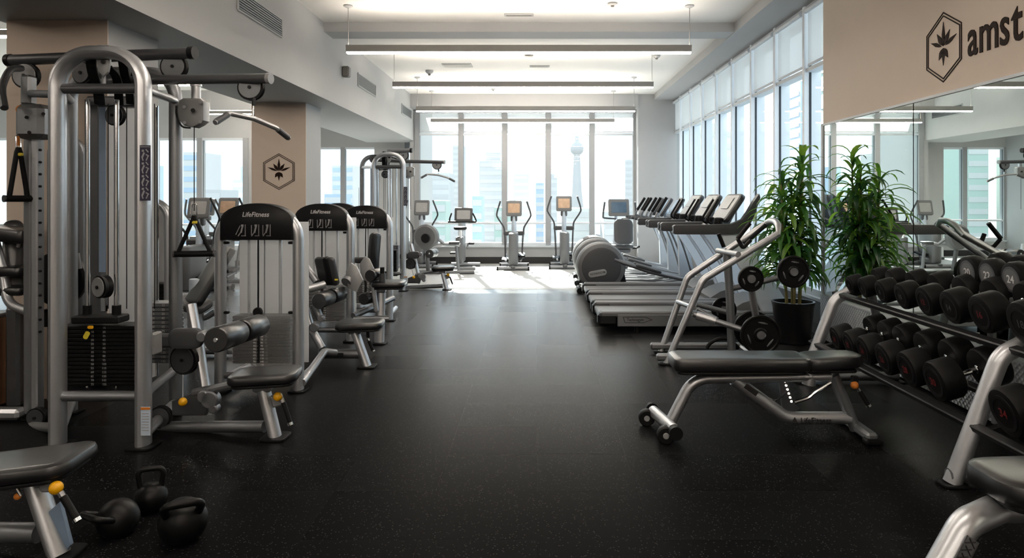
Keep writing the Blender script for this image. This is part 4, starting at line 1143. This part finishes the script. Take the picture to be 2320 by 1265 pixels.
pm = thing('plate_loaded_machine', 'silver plate loaded rowing machine with looped handle frame before the potted plant', 'gym machine', (1.75, 6.4, 0), 0, world=True)
Yn, Yf = 6.17, 6.65
nr = [P(1509, 827, Yn), P(1530, 784, Yn), P(1571, 685, Yn), P(1592, 634, Yn), P(1674, 582, Yn), P(1729, 555, Yn + .02), P(1763, 530, Yn + .06)]
fr = [P(1497, 799, Yf), P(1518, 742, Yf), P(1535, 690, Yf), P(1557, 628, Yf), P(1624, 580, Yf), P(1700, 532, Yf - .02), P(1735, 508, Yf - .06)]
tip = [P(1764, 512, Yn + .12), P(1757, 502, Yn + .22), P(1746, 500, Yf - .14)]
pts = fillet([nr[0], nr[3], nr[6]] , .14, 8) + tip + fillet([fr[6], fr[3], fr[0]], .14, 8)
B().tube(pts, .03, n=12).build('loop_frame', 'silver', pm)
for p in (nr[0], fr[0]): foot_plate(pm, (p.x, p.y, 0), .13, .11)
B().cyl(P(1535, 684, Yf), P(1573, 698, Yn), .022).build('crossbar', 'silver', pm)
B().cyl(P(1626, 568, Yf - .1), P(1673, 577, Yn), .026).build('crossbar', 'silver', pm)
B().tube([P(1647, 575, 6.42), P(1654, 680, 6.42), (P(1658, 790, 6.42).x, 6.42, .02)], .038, n=12).build('centre_post', 'silver_dark', pm)
for a, b in ((P(1671, 541, 6.25), P(1699, 506, 6.25)), (P(1686, 552, 6.4), P(1735, 510, 6.45)), (P(1640, 560, 6.6), P(1628, 530, 6.6))):
    B().cyl(a, b, .02, n=10).build('hand_grip', 'black_rubber', pm)
B().tube(fillet([P(1671, 541, 6.25), P(1683, 563, 6.28), P(1700, 545, 6.35)], .03, 3), .018, n=8).build('grip_bracket', 'black_plastic', pm)
a, b = P(1571, 712, 6.2), P(1722, 760, 6.02)
B().cyl(a, b, .026).build('lever_arm', 'silver_dark', pm)
B().cyl(a + (b - a) * .05, a + (b - a) * .34, .038).build('arm_collar', 'silver', pm)
B().cyl(P(1576, 690, 6.5), P(1662, 712, 6.55), .024).build('lever_arm', 'silver_dark', pm)
B().cyl(P(1580, 700, 6.3), P(1626, 724, 6.25), .018).build('damper', 'silver_dark', pm)
B().tube([P(1700, 640, 6.0), P(1713, 722, 6.1), P(1716, 775, 6.15)], .031, n=12).build('plate_horn', 'silver', pm)
B().cyl(P(1701, 631, 5.93), P(1701, 640, 6.3), .024).build('horn_peg', 'silver_dark', pm)
B().cyl(P(1655, 655, 6.42), P(1797, 622, 6.5), .026).build('storage_arm', 'silver_dark', pm)
B().cyl(P(1797, 615, 6.0), P(1797, 622, 6.52), .024).build('horn_peg', 'silver_dark', pm)
B().cyl(P(1729, 760, 5.93), P(1716, 760, 6.3), .024).build('horn_peg', 'silver_dark', pm)
B().box(((P(1497, 799, Yf).x + P(1690, 799, Yf).x) / 2, Yf, .06), (1.0, .07, .06), .015).build('base_rail', 'silver_dark', pm)
B().box(((P(1509, 799, Yn).x + P(1690, 799, Yn).x) / 2 + .02, Yn + .02, .06), (.9, .07, .06), .015).build('base_rail', 'silver_dark', pm)
B().box((P(1700, 799, 6.4).x, 6.41, .05), (.09, .62, .06), .015).build('cross_rail', 'silver_dark', pm)
B().tube(smooth_path([P(1600, 790, 6.5), P(1612, 776, 6.5), P(1632, 768, 6.5), P(1655, 772, 6.5), P(1673, 790, 6.5)], 4), .018, n=8).build('foot_handle', 'black_rubber', pm)
weight_disc('large black three-slot weight plate low on the rowing machine, in front of the pot', P(1723, 759, 5.95), Y_ + X * .08, .168)
weight_disc('large black weight plate right behind the low front one on the rowing machine', P(1706, 747, 6.13), Y_ + X * .08, .165)
weight_disc('small black weight plate on the upper peg of the rowing machine', P(1701, 632, 5.95), Y_, .108)
weight_disc('medium black weight plate raised in front of the plant stems', P(1797, 616, 6.02), Y_, .138)
weight_disc('black weight plate behind the centre post of the rowing machine', P(1640, 702, 6.72), Y_, .12)

# ------------------------------------------------------------------ adjustable benches
def bench():
    t = thing('adjustable_bench', 'silver framed adjustable bench with black pads, flat, beside the dumbbell rack', 'bench', (1.45, 4.36, 0), 0, world=True)
    y = 4.36
    B().pad((P(1672, 0, y).x, y, .445), .83, .28, .085, .05, .022).build('back_pad', 'vinyl', t)
    B().pad((P(1672, 0, y).x, y, .395), .78, .24, .016, .04, .003).build('pad_board', 'black_plastic', t)
    B().pad((P(1880, 0, y).x, y, .452), .37, .28, .08, .1, .022, (0, -.05, 0), .72).build('seat_pad', 'vinyl', t)
    B().pad((P(1875, 0, y).x, y, .402), .3, .2, .016, .04, .003).build('pad_board', 'black_plastic', t)
    B().tube(fillet([P(1513, 968, y), P(1570, 858, y), P(1660, 856, y), P(1880, 852, y)], [0, .16, .1, 0], 8), .034, .04, 14).build('main_tube', 'silver', t)
    B().tube(fillet([P(1662, 860, y), P(1782, 947, y), P(1925, 947, y)], .14, 8), .038, .04, 14).build('strut_tube', 'silver', t)
    B().tube([P(1888, 850, y), P(1915, 915, y), P(1938, 973, y)], .034, .038, 12).build('rear_leg', 'silver_dark', t)
    m = B().text('\u25b2 LifeFitness', .05, P(1838, 954, y - .043), X, Z, .9); m.build('tube_lettering', 'print_black', t, smooth=0)
    B().box(P(1702, 884, y - .043), (.09, .004, .03), .001, (0, .62, 0)).build('tube_badge', 'print_black', t)
    # transverse front foot with rollers
    a, b = P(1480, 952, y + .17), P(1527, 975, y - .2)
    a.z = b.z = .085
    B().tube([a, b], .036, n=14).build('front_foot', 'silver', t)
    for p in (a, b):
        w = B().lathe([(.02, -.03), (.045, -.03), (.052, -.02), (.052, .02), (.045, .03), (.02, .03)], (p.x - .045, p.y + (.02 if p is b else -.02), .052), X * .1 + Y_, 20).build('wheel', 'black_rubber', t)
        B().disc((p.x - .045, p.y + (.02 if p is b else -.02), .052), X * .1 + Y_, .02, .066, .004, 12).build('wheel_hub', 'pale_plate', w)
        B().cyl(p + Y_ * (-.035 if p is b else .035), p + Y_ * (-.07 if p is b else .07), .04).build('foot_cap', 'black_rubber', t)
    c = P(1942, 977, y); B().box((c.x, y, .04), (.07, .42, .055), .015).build('rear_foot', 'silver_dark', t)
    for q in (-1, 1): B().box((c.x, y + q * .2, .02), (.1, .07, .035), .01).build('foot_cap', 'black_rubber', t)
    # notched ladder under the pad and curved catch
    B().prism([(-.03, .15), (.015, .15), (.06, -.06), (.10, -.10), (.06, -.13), (.0, -.13), (-.01, -.08)], P(1775, 890, y), X, Z, Y_, .02, .004).build('notch_plate', 'gun_metal', t)
    m = B()
    for k in range(6): m.cyl(P(1778 + k * 3, 865 + k * 9, y - .004), P(1778 + k * 3, 865 + k * 9, y + .024), .008, n=8)
    m.build('notch_pin', 'chrome', t)
    B().tube(smooth_path([P(1800, 912, y), P(1830, 902, y), P(1848, 888, y), P(1884, 866, y)], 5), .011, n=8).build('catch_bar', 'chrome', t)
    B().tube(smooth_path([P(1742, 903, y), P(1756, 908, y), P(1770, 900, y), P(1782, 888, y)], 5), .005, n=6).build('release_wire', 'chrome', t)
    B().cyl(P(1836, 846, y), P(1832, 872, y), .04).build('seat_pivot', 'silver', t)
    B().sph(P(1936, 873, y - .08), .024).build('adjust_knob', 'orange', t)
    B().box(P(1936, 861, y - .07), (.04, .03, .05), .006).build('knob_bracket', 'black_plastic', t)
    pin_lever(t, P(1944, 880, y - .1), P(1969, 922, y - .12))
    return t
bench()

def end_bench():
    t = thing('incline_bench', 'black bench seat on a broad silver post, at the near end of the rack', 'bench', (1.75, 2.45, 0), 0, world=True)
    y = 2.42
    B().pad((1.98, y + .03, .475), .88, .30, .085, .09, .024, (0, -.02, .02), 1.1).build('seat_pad', 'vinyl', t)
    B().pad((1.99, y + .02, .42), .84, .27, .02, .07, .004).build('seat_board', 'black_plastic', t)
    B().tube(fillet([(1.19, 2.3, .02), P(2186, 1186, 2.38), (1.60, 2.45, .375), (2.2, 2.45, .375)], .10, 7), .046, .052, 16).build('support_tube', 'silver', t)
    B().box((1.19, 2.3, .04), (.08, .44, .06), .015).build('front_foot', 'silver', t)
    q = P(2165, 1238, 2.36) + Vector((.0, -.050, 0)); d = (P(2185, 1180, 2.36) - Vector((1.19, 2.3, .02))).normalized(); n = Vector((d.z, 0, -d.x)).normalized()
    p = B().prism([(-.055, -.022), (.055, -.022), (.055, .022), (-.055, .022)], q, d, -n, Vector((0, -1, 0)), .002).build('label', 'silver_dark', t)
    m = B()
    for k in range(4):
        for s in (-1, 1): m.tube([q + d * (-.05 + k * .027) + n * .018 * s - Y_ * .004, q + d * (-.03 + k * .027) - n * .012 * s - Y_ * .004], .0022, n=4)
    for s in (-1, 1): m.tube([q - d * .056 + n * .022 * s - Y_ * .004, q + d * .056 + n * .022 * s - Y_ * .004], .002, n=4)
    m.build('label_print', 'print_black', p, smooth=0)
    B().box((2.3, 2.42, .2), (.08, .08, .4), .015).build('rear_post', 'silver', t)
    B().box((2.3, 2.42, .04), (.08, .5, .06), .015).build('rear_foot', 'silver', t)
end_bench()

t = thing('machine_seat', 'black seat on slanted silver post with yellow knob, at the front edge beside the kettlebells', 'bench', (-2.2, 2.85, 0), 0, world=True)
seat_unit(t, 0, (P(135, 1255, 2.86).x, 2.86, .005), P(80, 1095, 2.9), P(45, 1056, 2.88), .50, .32, (0, -.10, .10), False)
B().box(P(108, 1098, 2.82), (.06, .03, .06), .01).build('adjust_bracket', 'pale_plate', t)
B().prism([(-.02, .03), (.03, .075), (.075, -.1), (.03, -.16)], P(118, 1180, 2.86), X, Z, Y_, .02, .004).build('gusset', 'belt_blue', t)
B().sph(P(127, 1106, 2.76), .026).build('adjust_knob', 'yellow', t)
pin_lever(t, P(137, 1116, 2.76), P(177, 1182, 2.74))
B().tube([P(-260, 1205, 2.95), P(88, 1208, 2.9)], .04, n=14).build('base_rail', 'silver_dark', t)
B().tube([P(-260, 1100, 2.95), P(70, 1092, 2.9)], .03, n=12).build('seat_rail', 'silver_dark', t)
B().tube([P(-240, 1090, 2.95), (P(-240, 1090, 2.95).x, 2.95, .02)], .04, n=12).build('rear_post', 'silver_dark', t)
B().cyl(P(36, 1102, 2.8), P(48, 1124, 2.8), .008).build('pin', 'chrome', t)
B().sph(P(40, 1125, 2.8), .014).build('pin_tip', 'orange', t)

# ------------------------------------------------------------------ dumbbell rack and dumbbells
rk = thing('dumbbell_rack', 'silver two-tier dumbbell rack along the mirror with slanted end frames', 'rack', (2.45, 4.6, 0), 0, world=True)
for i, y in enumerate((5.56, 3.57)):
    B().tube(fillet([(2.10, y, .01), (2.345, y, .655), (2.52, y, .745), (2.74, y, .78)], [0, .13, .08, 0], 8), .044, .046, 16).build('end_frame', 'silver', rk)
    B().tube([(2.08, y, .05), (2.84, y, .05)], .036, n=12).build('foot_bar', 'silver_dark', rk)
    for x in (2.1, 2.82): foot_plate(rk, (x, y, 0), .13, .12)
    B().tube([(2.62, y, .77), (2.78, y, .05)], .032, n=12).build('rear_strut', 'silver_dark', rk)
for z0, xs, ye in ((.315, (2.14, 2.46), 5.55), (.705, (2.33, 2.62), 5.55)):
    for k, x in enumerate(xs):
        B().box((x + .06 - .04 * k, (5.66 + 2.6) / 2, z0 + k * .075 - .012), (.05, 5.66 - 2.6, .035), .006, (0, -.3, 0)).build('tier_rail', 'black_plastic', rk)
for y in (5.56, 3.57):
    for z0, xs in ((.315, (2.10, 2.62)), (.70, (2.30, 2.66))):
        B().box(((xs[0] + xs[1]) / 2 + .07, y - .06, z0 + .03), (xs[1] - xs[0] - .1, .04, .04), .006, (0, -.29, 0)).build('tier_bracket', 'black_plastic', rk)

def dumbbell(lab, x, y, z, r, ln, num, col, group, face='black_iron', tilt=-.28, hm='black_rubber'):
    """dumbbell along x, front face towards the aisle; tilt raises the wall end"""
    t = thing('dumbbell', lab, 'dumbbell', (x, y, z), 0, group)
    t.rotation_euler = (0, tilt, 0)
    hl = ln * .33
    for s in (0, 1):
        a = Vector((0 if s == 0 else ln - hl, 0, 0))
        h = B().lathe([(r * .80, 0), (r * .95, .004), (r, .02), (r, hl - .02), (r * .93, hl - .004), (r * .5, hl)] if s == 0 else
                      [(r * .5, 0), (r * .93, .004), (r, .02), (r, hl - .02), (r * .95, hl - .004), (r * .80, hl)], a, X, 26).build('head', hm, t)
        if s == 0:
            B().lathe([(r * .74, -.001), (r * .74, .003), (r * .60, .003), (r * .60, -.001)], (-.002, 0, 0), X, 26, True).build('face_ring', 'gun_metal' if face != 'black_iron' else 'black_plastic', h)
            if face != 'black_iron': B().lathe([(r * .60, -.001), (r * .60, .002)], (-.002, 0, 0), X, 24).build('face_disc', face, h)
            B().text(num, r * (.62 if face != 'black_iron' else .5), (-.0045, 0, 0), -Y_, Z).build('face_number', col, h, smooth=0)
    B().lathe([(.014, hl - .01), (.014, hl + .02), (.0165, ln / 2), (.014, ln - hl - .02), (.014, ln - hl + .01)], (0, 0, 0), X, 14).build('handle', 'chrome', t)
    for xx in (hl + .004, ln - hl - .012):
        B().lathe([(.019, 0), (.024, .004), (.019, .008)], (xx, 0, 0), X, 14).build('collar', 'chrome', t)
    return t
lowY = [5.14, 4.92, 4.70, 4.43, 4.15, 3.86, 3.28, 2.98]
for i, y in enumerate(lowY):
    r = .092 + .0042 * i
    dumbbell('black round dumbbell with red number, %s from the plant end of the lower tier' % ORD[i], 2.17, y, .335 + r * .98, r, .38, ['20', '22', '24', '26', '28', '30', '34', '36'][i], 'print_red', 'dumbbells on the lower tier')
topY = [5.33, 5.12, 4.85, 4.58, 4.31, 4.04, 3.76, 3.44]
for i, y in enumerate(topY):
    r = .070 + .0062 * i
    dumbbell('black round dumbbell, %s from the plant end of the upper tier' % ORD[i], 2.36, y, .725 + r * .98, r, .30 + .012 * i, ['4', '6', '8', '10', '12', '14', '16', '18'][i], 'print_red' if i in (4, 6) else 'gun_metal', 'dumbbells on the upper tier')
# raised shelf against the mirror with grey faced dumbbells
sh = thing('dumbbell_shelf', 'short raised grey shelf rail at the mirror above the rack, holding grey faced dumbbells', 'rack', (2.8, 4.0, 0), 0, world=True)
for x, z in ((2.66, .885), (2.83, .91)):
    B().box((x, 3.85, z), (.045, 1.25, .03), .006, (0, -.15, 0)).build('shelf_rail', 'silver', sh)
B().sph((2.66, 4.48, .885), .035).build('rail_end', 'silver', sh)
for y in (4.46, 3.3):
    B().tube([(2.66, y, .88), (2.86, y, .9), (2.9, y, .03)], .026, n=10).build('post', 'silver', sh)
for i, y in enumerate((4.31, 4.12, 3.915, 3.70)):
    dumbbell('dumbbell with grey numbered face on the raised shelf, %s from the plant' % ORD[i], 2.63, y, 1.0, .098, .25, ['20', '22', '24', '26'][i], 'print_white', 'grey faced dumbbells on the raised shelf', 'mid_plastic', -.12)

# ------------------------------------------------------------------ kettlebells on the floor
def kettlebell(lab, x, y, r, rz, lie=0.0, hs=1.0):
    t = thing('kettlebell', lab, 'kettlebell', (x, y, 0), rz, 'kettlebells on the floor')
    t.rotation_euler = (lie, 0, rz)
    if lie: t.location = (x, y, r * .72)
    z0 = 0 if not lie else -r * .72
    c = Vector((0, 0, r * .9 + z0))
    B().lathe([(r * math.sin(a) * 1.0, -r * math.cos(a)) for a in [math.radians(d) for d in (26, 40, 60, 80, 95, 110, 130, 150, 168)]], c, Z, 28).build('bell', 'black_iron', t)
    bs = B().lathe([(r * .46, 0), (r * .5, .004), (r * .44, .012)], c - Z * (r * .905), Z, 24).build('base_ring', 'gun_metal', t)
    m = B()
    for k in range(6):
        a = k * PI / 3; m.cyl(c - Z * (r * .92) + Vector((math.cos(a), math.sin(a), 0)) * r * .25, c - Z * (r * .89) + Vector((math.cos(a), math.sin(a), 0)) * r * .25, .006, n=6)
    m.build('bolt', 'silver_dark', bs)
    w = r * .78; hh = r * 1.0 * hs
    B().tube(fillet([c + Vector((-w * .75, 0, r * .6)), c + Vector((-w, 0, r * .6 + hh)), c + Vector((w, 0, r * .6 + hh)), c + Vector((w * .75, 0, r * .6))], r * .34, 6), r * .17, n=12).build('handle', 'black_iron', t)
    return t
k = P(272, 1195, 3.05); kettlebell('black kettlebell lying tipped with its base showing, beside the machine seat', k.x, 3.06, .085, -.5, 1.15)
k = P(334, 1160, 3.24); kettlebell('black kettlebell standing upright behind the tipped one', k.x, 3.27, .072, .35, 0, 1.25)
k = P(420, 1222, 3.02); kettlebell('black kettlebell with square handle, tipped over, apart from the pair', k.x, 3.0, .098, .45, .75)

# ------------------------------------------------------------------ potted palm
pl = thing('potted_palm', 'tall potted palm with arching strap leaves by the mirror edge', 'plant', (2.585, 7.12, 0), 0)
B().lathe([(.15, .0), (.165, .01), (.20, .36), (.21, .40), (.21, .415), (.19, .415), (.185, .37), (.02, .37)], (0, 0, 0), Z, 32).build('pot', 'pot_black', pl)
B().lathe([(.185, .372), (.1, .38), (.02, .385)], (0, 0, 0), Z, 20).build('soil', 'soil', pl)
rnd = random.Random(11)
canes = []
for k in range(6):
    a = k * 1.05 + .3; rb = .07; top = (.10 + rnd.uniform(-.03, .06)); h = [1.82, 1.55, 1.35, 1.62, 1.1, 1.72][k]
    p0 = Vector((math.cos(a) * rb, math.sin(a) * rb, .37)); p1 = Vector((math.cos(a) * top, math.sin(a) * top, h))
    pth = smooth_path([p0, (p0 * .6 + p1 * .4) + Vector((rnd.uniform(-.015, .015), rnd.uniform(-.015, .015), 0)), p1], 4)
    B().tube(pth, [.014 - .006 * i / (len(pth) - 1) for i in range(len(pth))], n=7).build('cane', 'cane', pl)
    canes.append((p0, p1, h))
def leaf_mesh(L, w, droop, mname):
    m = B(); lo = []; n = 7
    x, z, a = 0.0, 0.0, .75
    for k in range(n + 1):
        s_ = k / n; ww = w * (math.sin(PI * min(1, s_ * .93 + .07)) ** .7) * .5 + .001
        nx, nz = -math.sin(a), math.cos(a)
        lo.append((Vector((x, -ww, z)) + Vector((nx, 0, nz)) * ww * .35, Vector((x, 0, z)), Vector((x, ww, z)) + Vector((nx, 0, nz)) * ww * .35))
        st = L / n; x += math.cos(a) * st; z += math.sin(a) * st; a -= droop / n * (1 + s_)
    vs = [p for t_ in lo for p in t_]; fs = []
    for k in range(n):
        for j in range(2):
            b = k * 3 + j; fs.append((b, b + 1, b + 4, b + 3))
    m.add(vs, fs); return m
lv = []
for i in range(9):
    L = (.30, .36, .42, .34, .40, .46, .38, .28, .44)[i]
    o = leaf_mesh(L * 1.22, 1.08 * [.05, .042, .048, .058, .052, .045, .062, .05, .05][i], (1.45, 1.75, 1.4, 1.85, 1.6, 1.3, 1.9, 1.1, 1.75)[i], '').build('leaf', ['leaf_green', 'leaf_dark', 'leaf_green', 'leaf_light', 'leaf_dark', 'leaf_green', 'leaf_dark', 'leaf_light', 'leaf_green'][i], pl)
    lv.append(o)
cnt = 0; more = []
for ci, (p0, p1, h) in enumerate(canes):
    n = int(32 + (h - .9) * 36)
    order = list(range(n)); rnd.shuffle(order)
    for k in order:
        s_ = (k + .5) / n
        hh = h - (h - .62) * (1 - s_) ** 1.25 if False else (.62 + (h - .62) * s_)
        f = (hh - p0.z) / (p1.z - p0.z); c = p0.lerp(p1, f)
        az = k * 2.4 + ci * .9 + rnd.uniform(-.3, .3)
        tilt = rnd.uniform(-.25, .2) - (.35 if s_ > .93 else 0) + (1 - s_) * .25
        o = lv[rnd.randrange(9)]
        sc = rnd.uniform(.72, 1.05) * (1.05 if s_ < .6 else 1.05 - (s_ - .6) * .6)
        if math.cos(az) > .05: sc = min(sc, max(.3, (.335 - c.x) / (math.cos(az) * .43)))
        if cnt < 9: q = lv[cnt]; o = q
        elif rnd.random() < .56 and cnt < 296: q = relink(o, 'leaf', pl)
        else:
            more.append((o, c.copy(), (rnd.uniform(-.2, .2), tilt, az), sc)); continue
        cnt += 1
        q.location = c; q.rotation_euler = (rnd.uniform(-.2, .2), tilt, az); q.scale = (sc, sc * rnd.uniform(.85, 1.15), sc)

for k, (az, tl) in enumerate(((.4, -.75), (2.6, -.6), (4.4, -.7))):
    q = relink(lv[(3, 7, 3)[k]], 'leaf', pl, canes[0][1], (0, tl, az), (.8, 1.1, .8))
fo = {'leaf_green': B(), 'leaf_dark': B(), 'leaf_light': B()}
for o, c, r, sc in more:
    m = fo[o.data.materials[0].name]; m.at(c, r, sc)
    m.add([v.co for v in o.data.vertices], [tuple(p.vertices) for p in o.data.polygons])
for k, m in fo.items():
    if m.v: m.build('inner_foliage', k, pl, kind='stuff')

# ------------------------------------------------------------------ side room on the left
t = thing('plyo_box', 'brown wooden jump box half out of the frame behind the tower', 'box', (-4.3, 4.85, 0), 0)
B().box((0, 0, .31), (1.1, .5, .62), .01).build('body', 'wood_box', t)
B().box((0, 0, .63), (1.12, .52, .03), .01).build('top_mat', 'gun_metal', t)
B().box((.33, -.253, .3), (.012, .006, .58)).box((-.2, -.253, .36), (1.1 * .6, .006, .012)).build('panel_joint', 'black_plastic', t, smooth=0)
t = thing('chest_machine', 'seated press machine with black pads and curved silver frame at the left edge', 'gym machine', (-3.8, 5.0, 0), 0, world=True)
B().tube(fillet([P(-14, 540, 4.75), P(6, 610, 4.75), P(18, 690, 4.7), P(62, 706, 4.68), P(66, 706, 4.68)], .14, 7), .03, n=12).build('curved_frame', 'silver', t)
B().pad(P(18, 530, 4.8), .36, .2, .1, .06, .025, (0, .12, 0)).build('shoulder_pad', 'vinyl', t)
B().pad(P(30, 580, 4.9), .12, .5, .09, .05, .025, (1.4, 0, .6)).build('backrest_pad', 'vinyl', t)
B().pad(P(38, 614, 4.8), .2, .22, .07, .05, .02).build('seat_pad', 'vinyl', t)
B().pad(P(36, 657, 4.8), .22, .22, .06, .05, .02).build('foot_pad', 'vinyl', t)
B().tube(smooth_path([P(40, 560, 4.85), P(48, 540, 4.85), P(60, 518, 4.85)], 4), .012, n=8).build('hand_lever', 'silver', t)
B().box((P(20, 700, 4.85).x, 4.92, .35), (.1, .1, .7), .02).build('post', 'gun_metal', t)
B().box((P(0, 930, 4.8).x, 4.6, .05), (.6, .1, .07), .02).build('base_rail', 'silver', t)

def stepper(lab, x, y, hz, m):
    t = crosstrainer(lab, x, y, 1, m, hz); return t
stepper('cross trainer in the side room seen past the strap handle', P(428, 480, 10.5).x, 10.6, 1.3, 'screen_grey')
stepper('cross trainer in the side room left of the first header', P(498, 480, 11.5).x, 11.6, 1.3, 'screen_warm')
stepper('cross trainer in the side room close to the window, behind its neighbours', P(455, 480, 13.4).x, 13.4, 1.28, 'screen')
t = thing('abdominal_bench', 'sloping black bench with silver post behind the tower and the first machine', 'bench', (-3.4, 6.6, 0), 0, world=True)
B().pad(P(476, 625, 6.5), .24, .62, .07, .05, .02, (.95, 0, -.6)).build('back_pad', 'vinyl', t)
B().lathe([(.05, 0), (.055, .01), (.055, .3), (.05, .31)], (P(443, 1, 6.5).x, 6.5, .40), Z, 18).build('column', 'cardio_silver', t)
B().cyl((P(443, 1, 6.5).x, 6.5, .02), (P(443, 1, 6.5).x, 6.5, .40), .07).build('lower_column', 'silver', t)
B().pad(P(435, 690, 6.4), .3, .26, .07, .06, .02, (.2, .2, 0)).build('seat_pad', 'dark_plastic', t)
B().box((P(450, 1, 6.5).x, 6.5, .05), (.9, .09, .06), .02).build('base_rail', 'silver_dark', t)
B().tube(smooth_path([P(402, 655, 6.6), P(420, 690, 6.6), P(455, 720, 6.55), P(490, 705, 6.5)], 5), .03, n=10).build('curved_frame', 'silver', t)
t = thing('cable_tower', 'silver cable column with arched top standing beyond the first column', 'gym machine', (-3.9, 7.0, 0), 0)
B().tube(fillet([(-.25, 0, 0), (-.25, 0, 1.42), (.25, 0, 1.42), (.25, 0, 0)], [0, .17, .17, 0], 8), .04, .05, 14).build('arched_frame', 'silver', t)
weight_stack(t, (0, .12), .38, .14, .2, .6, 12, nums=False)
B().box((0, .3, .8), (.42, .01, 1.1)).build('shroud_panel', 'light_plastic', t)

# ------------------------------------------------------------------ the city outside, far below and far away
slab('ground', (-3000, 40, -62), (3000, 6000, -60), 'city_ground')
def tower_block(lab, u0, u1, v, D, m, depth=30, cap=0, steps=0, dark='tower_grey'):
    a, b = P(u0, v, D), P(u1, v, D)
    t = thing('office_tower', lab, 'building', ((a.x + b.x) / 2, D + depth / 2, -60), 0)
    w = b.x - a.x; h = a.z + 60
    B().box((0, 0, h / 2), (w, depth, h)).build('body', m, t, smooth=0)
    mm = B(); nfl = max(4, int(h / 7))
    for k in range(nfl): mm.box((0, -depth / 2 - .15, h * (k + .5) / nfl), (w * .92, .3, h / nfl * .45))
    mm.build('window_band', dark, t, smooth=0, kind='stuff')
    if cap:
        B().box((0, 0, h + cap / 2), (w * .55, depth * .6, cap)).build('roof_plant', m, t, smooth=0)
    return t
D = 700
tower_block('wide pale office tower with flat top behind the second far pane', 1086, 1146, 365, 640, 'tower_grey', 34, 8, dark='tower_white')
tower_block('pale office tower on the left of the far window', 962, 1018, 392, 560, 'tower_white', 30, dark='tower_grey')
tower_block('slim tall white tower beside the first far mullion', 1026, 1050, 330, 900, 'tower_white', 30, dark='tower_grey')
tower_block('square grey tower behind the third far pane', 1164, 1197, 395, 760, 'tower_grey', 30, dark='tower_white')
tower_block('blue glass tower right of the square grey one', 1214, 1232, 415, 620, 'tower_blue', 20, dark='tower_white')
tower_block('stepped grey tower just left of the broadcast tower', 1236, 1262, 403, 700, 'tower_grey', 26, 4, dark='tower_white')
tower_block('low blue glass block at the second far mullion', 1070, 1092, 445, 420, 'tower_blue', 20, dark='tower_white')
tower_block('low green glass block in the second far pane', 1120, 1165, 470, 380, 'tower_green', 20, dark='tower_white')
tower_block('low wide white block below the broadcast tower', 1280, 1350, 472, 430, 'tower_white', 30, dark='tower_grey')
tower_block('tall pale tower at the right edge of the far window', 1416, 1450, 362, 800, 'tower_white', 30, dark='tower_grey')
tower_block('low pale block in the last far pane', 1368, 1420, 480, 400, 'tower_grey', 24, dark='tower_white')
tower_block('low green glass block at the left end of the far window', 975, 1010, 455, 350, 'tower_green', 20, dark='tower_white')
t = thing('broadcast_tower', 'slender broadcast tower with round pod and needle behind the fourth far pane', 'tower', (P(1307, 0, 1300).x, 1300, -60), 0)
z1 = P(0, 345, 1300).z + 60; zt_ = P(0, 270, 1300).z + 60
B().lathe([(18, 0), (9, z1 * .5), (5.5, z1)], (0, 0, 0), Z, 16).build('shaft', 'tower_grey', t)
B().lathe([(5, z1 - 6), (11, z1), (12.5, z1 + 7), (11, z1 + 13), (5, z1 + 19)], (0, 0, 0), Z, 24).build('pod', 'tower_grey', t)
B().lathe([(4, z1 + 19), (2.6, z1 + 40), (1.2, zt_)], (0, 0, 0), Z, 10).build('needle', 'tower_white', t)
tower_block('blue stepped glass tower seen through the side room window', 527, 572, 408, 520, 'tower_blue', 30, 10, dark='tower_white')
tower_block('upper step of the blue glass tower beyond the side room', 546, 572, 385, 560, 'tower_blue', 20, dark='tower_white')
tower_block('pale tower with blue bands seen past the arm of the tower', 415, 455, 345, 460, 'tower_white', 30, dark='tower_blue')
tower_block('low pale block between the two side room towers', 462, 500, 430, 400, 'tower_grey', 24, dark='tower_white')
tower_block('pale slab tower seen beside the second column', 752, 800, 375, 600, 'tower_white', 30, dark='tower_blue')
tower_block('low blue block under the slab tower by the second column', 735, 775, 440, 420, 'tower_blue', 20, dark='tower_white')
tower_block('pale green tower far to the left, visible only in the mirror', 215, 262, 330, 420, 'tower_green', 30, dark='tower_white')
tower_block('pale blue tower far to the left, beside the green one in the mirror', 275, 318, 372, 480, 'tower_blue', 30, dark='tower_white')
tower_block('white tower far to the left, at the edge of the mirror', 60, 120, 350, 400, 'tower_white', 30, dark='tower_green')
# towers beside the long window wall, also mirrored in it
for i, (x, y, w, d, h, m, lab) in enumerate((
        (95, 190, 30, 34, 150, 'tower_green', 'green glass tower close outside the long window wall'),
        (150, 360, 46, 40, 118, 'tower_blue', 'blue glass tower farther along outside the long window wall'),
        (70, 300, 22, 26, 92, 'tower_white', 'white slab tower between the green and the blue glass towers'))):
    t = thing('office_tower', lab, 'building', (x, y, -60), 0)
    B().box((0, 0, h / 2), (w, d, h)).build('body', m, t, smooth=0)
    mm = B()
    for k in range(int(h / 5)):
        mm.box((-w / 2 - .15, 0, 2.5 + k * 5), (.3, d * .92, 2)); mm.box((0, -d / 2 - .15, 2.5 + k * 5), (w * .92, .3, 2))
    mm.build('window_band', 'tower_grey', t, smooth=0, kind='stuff')
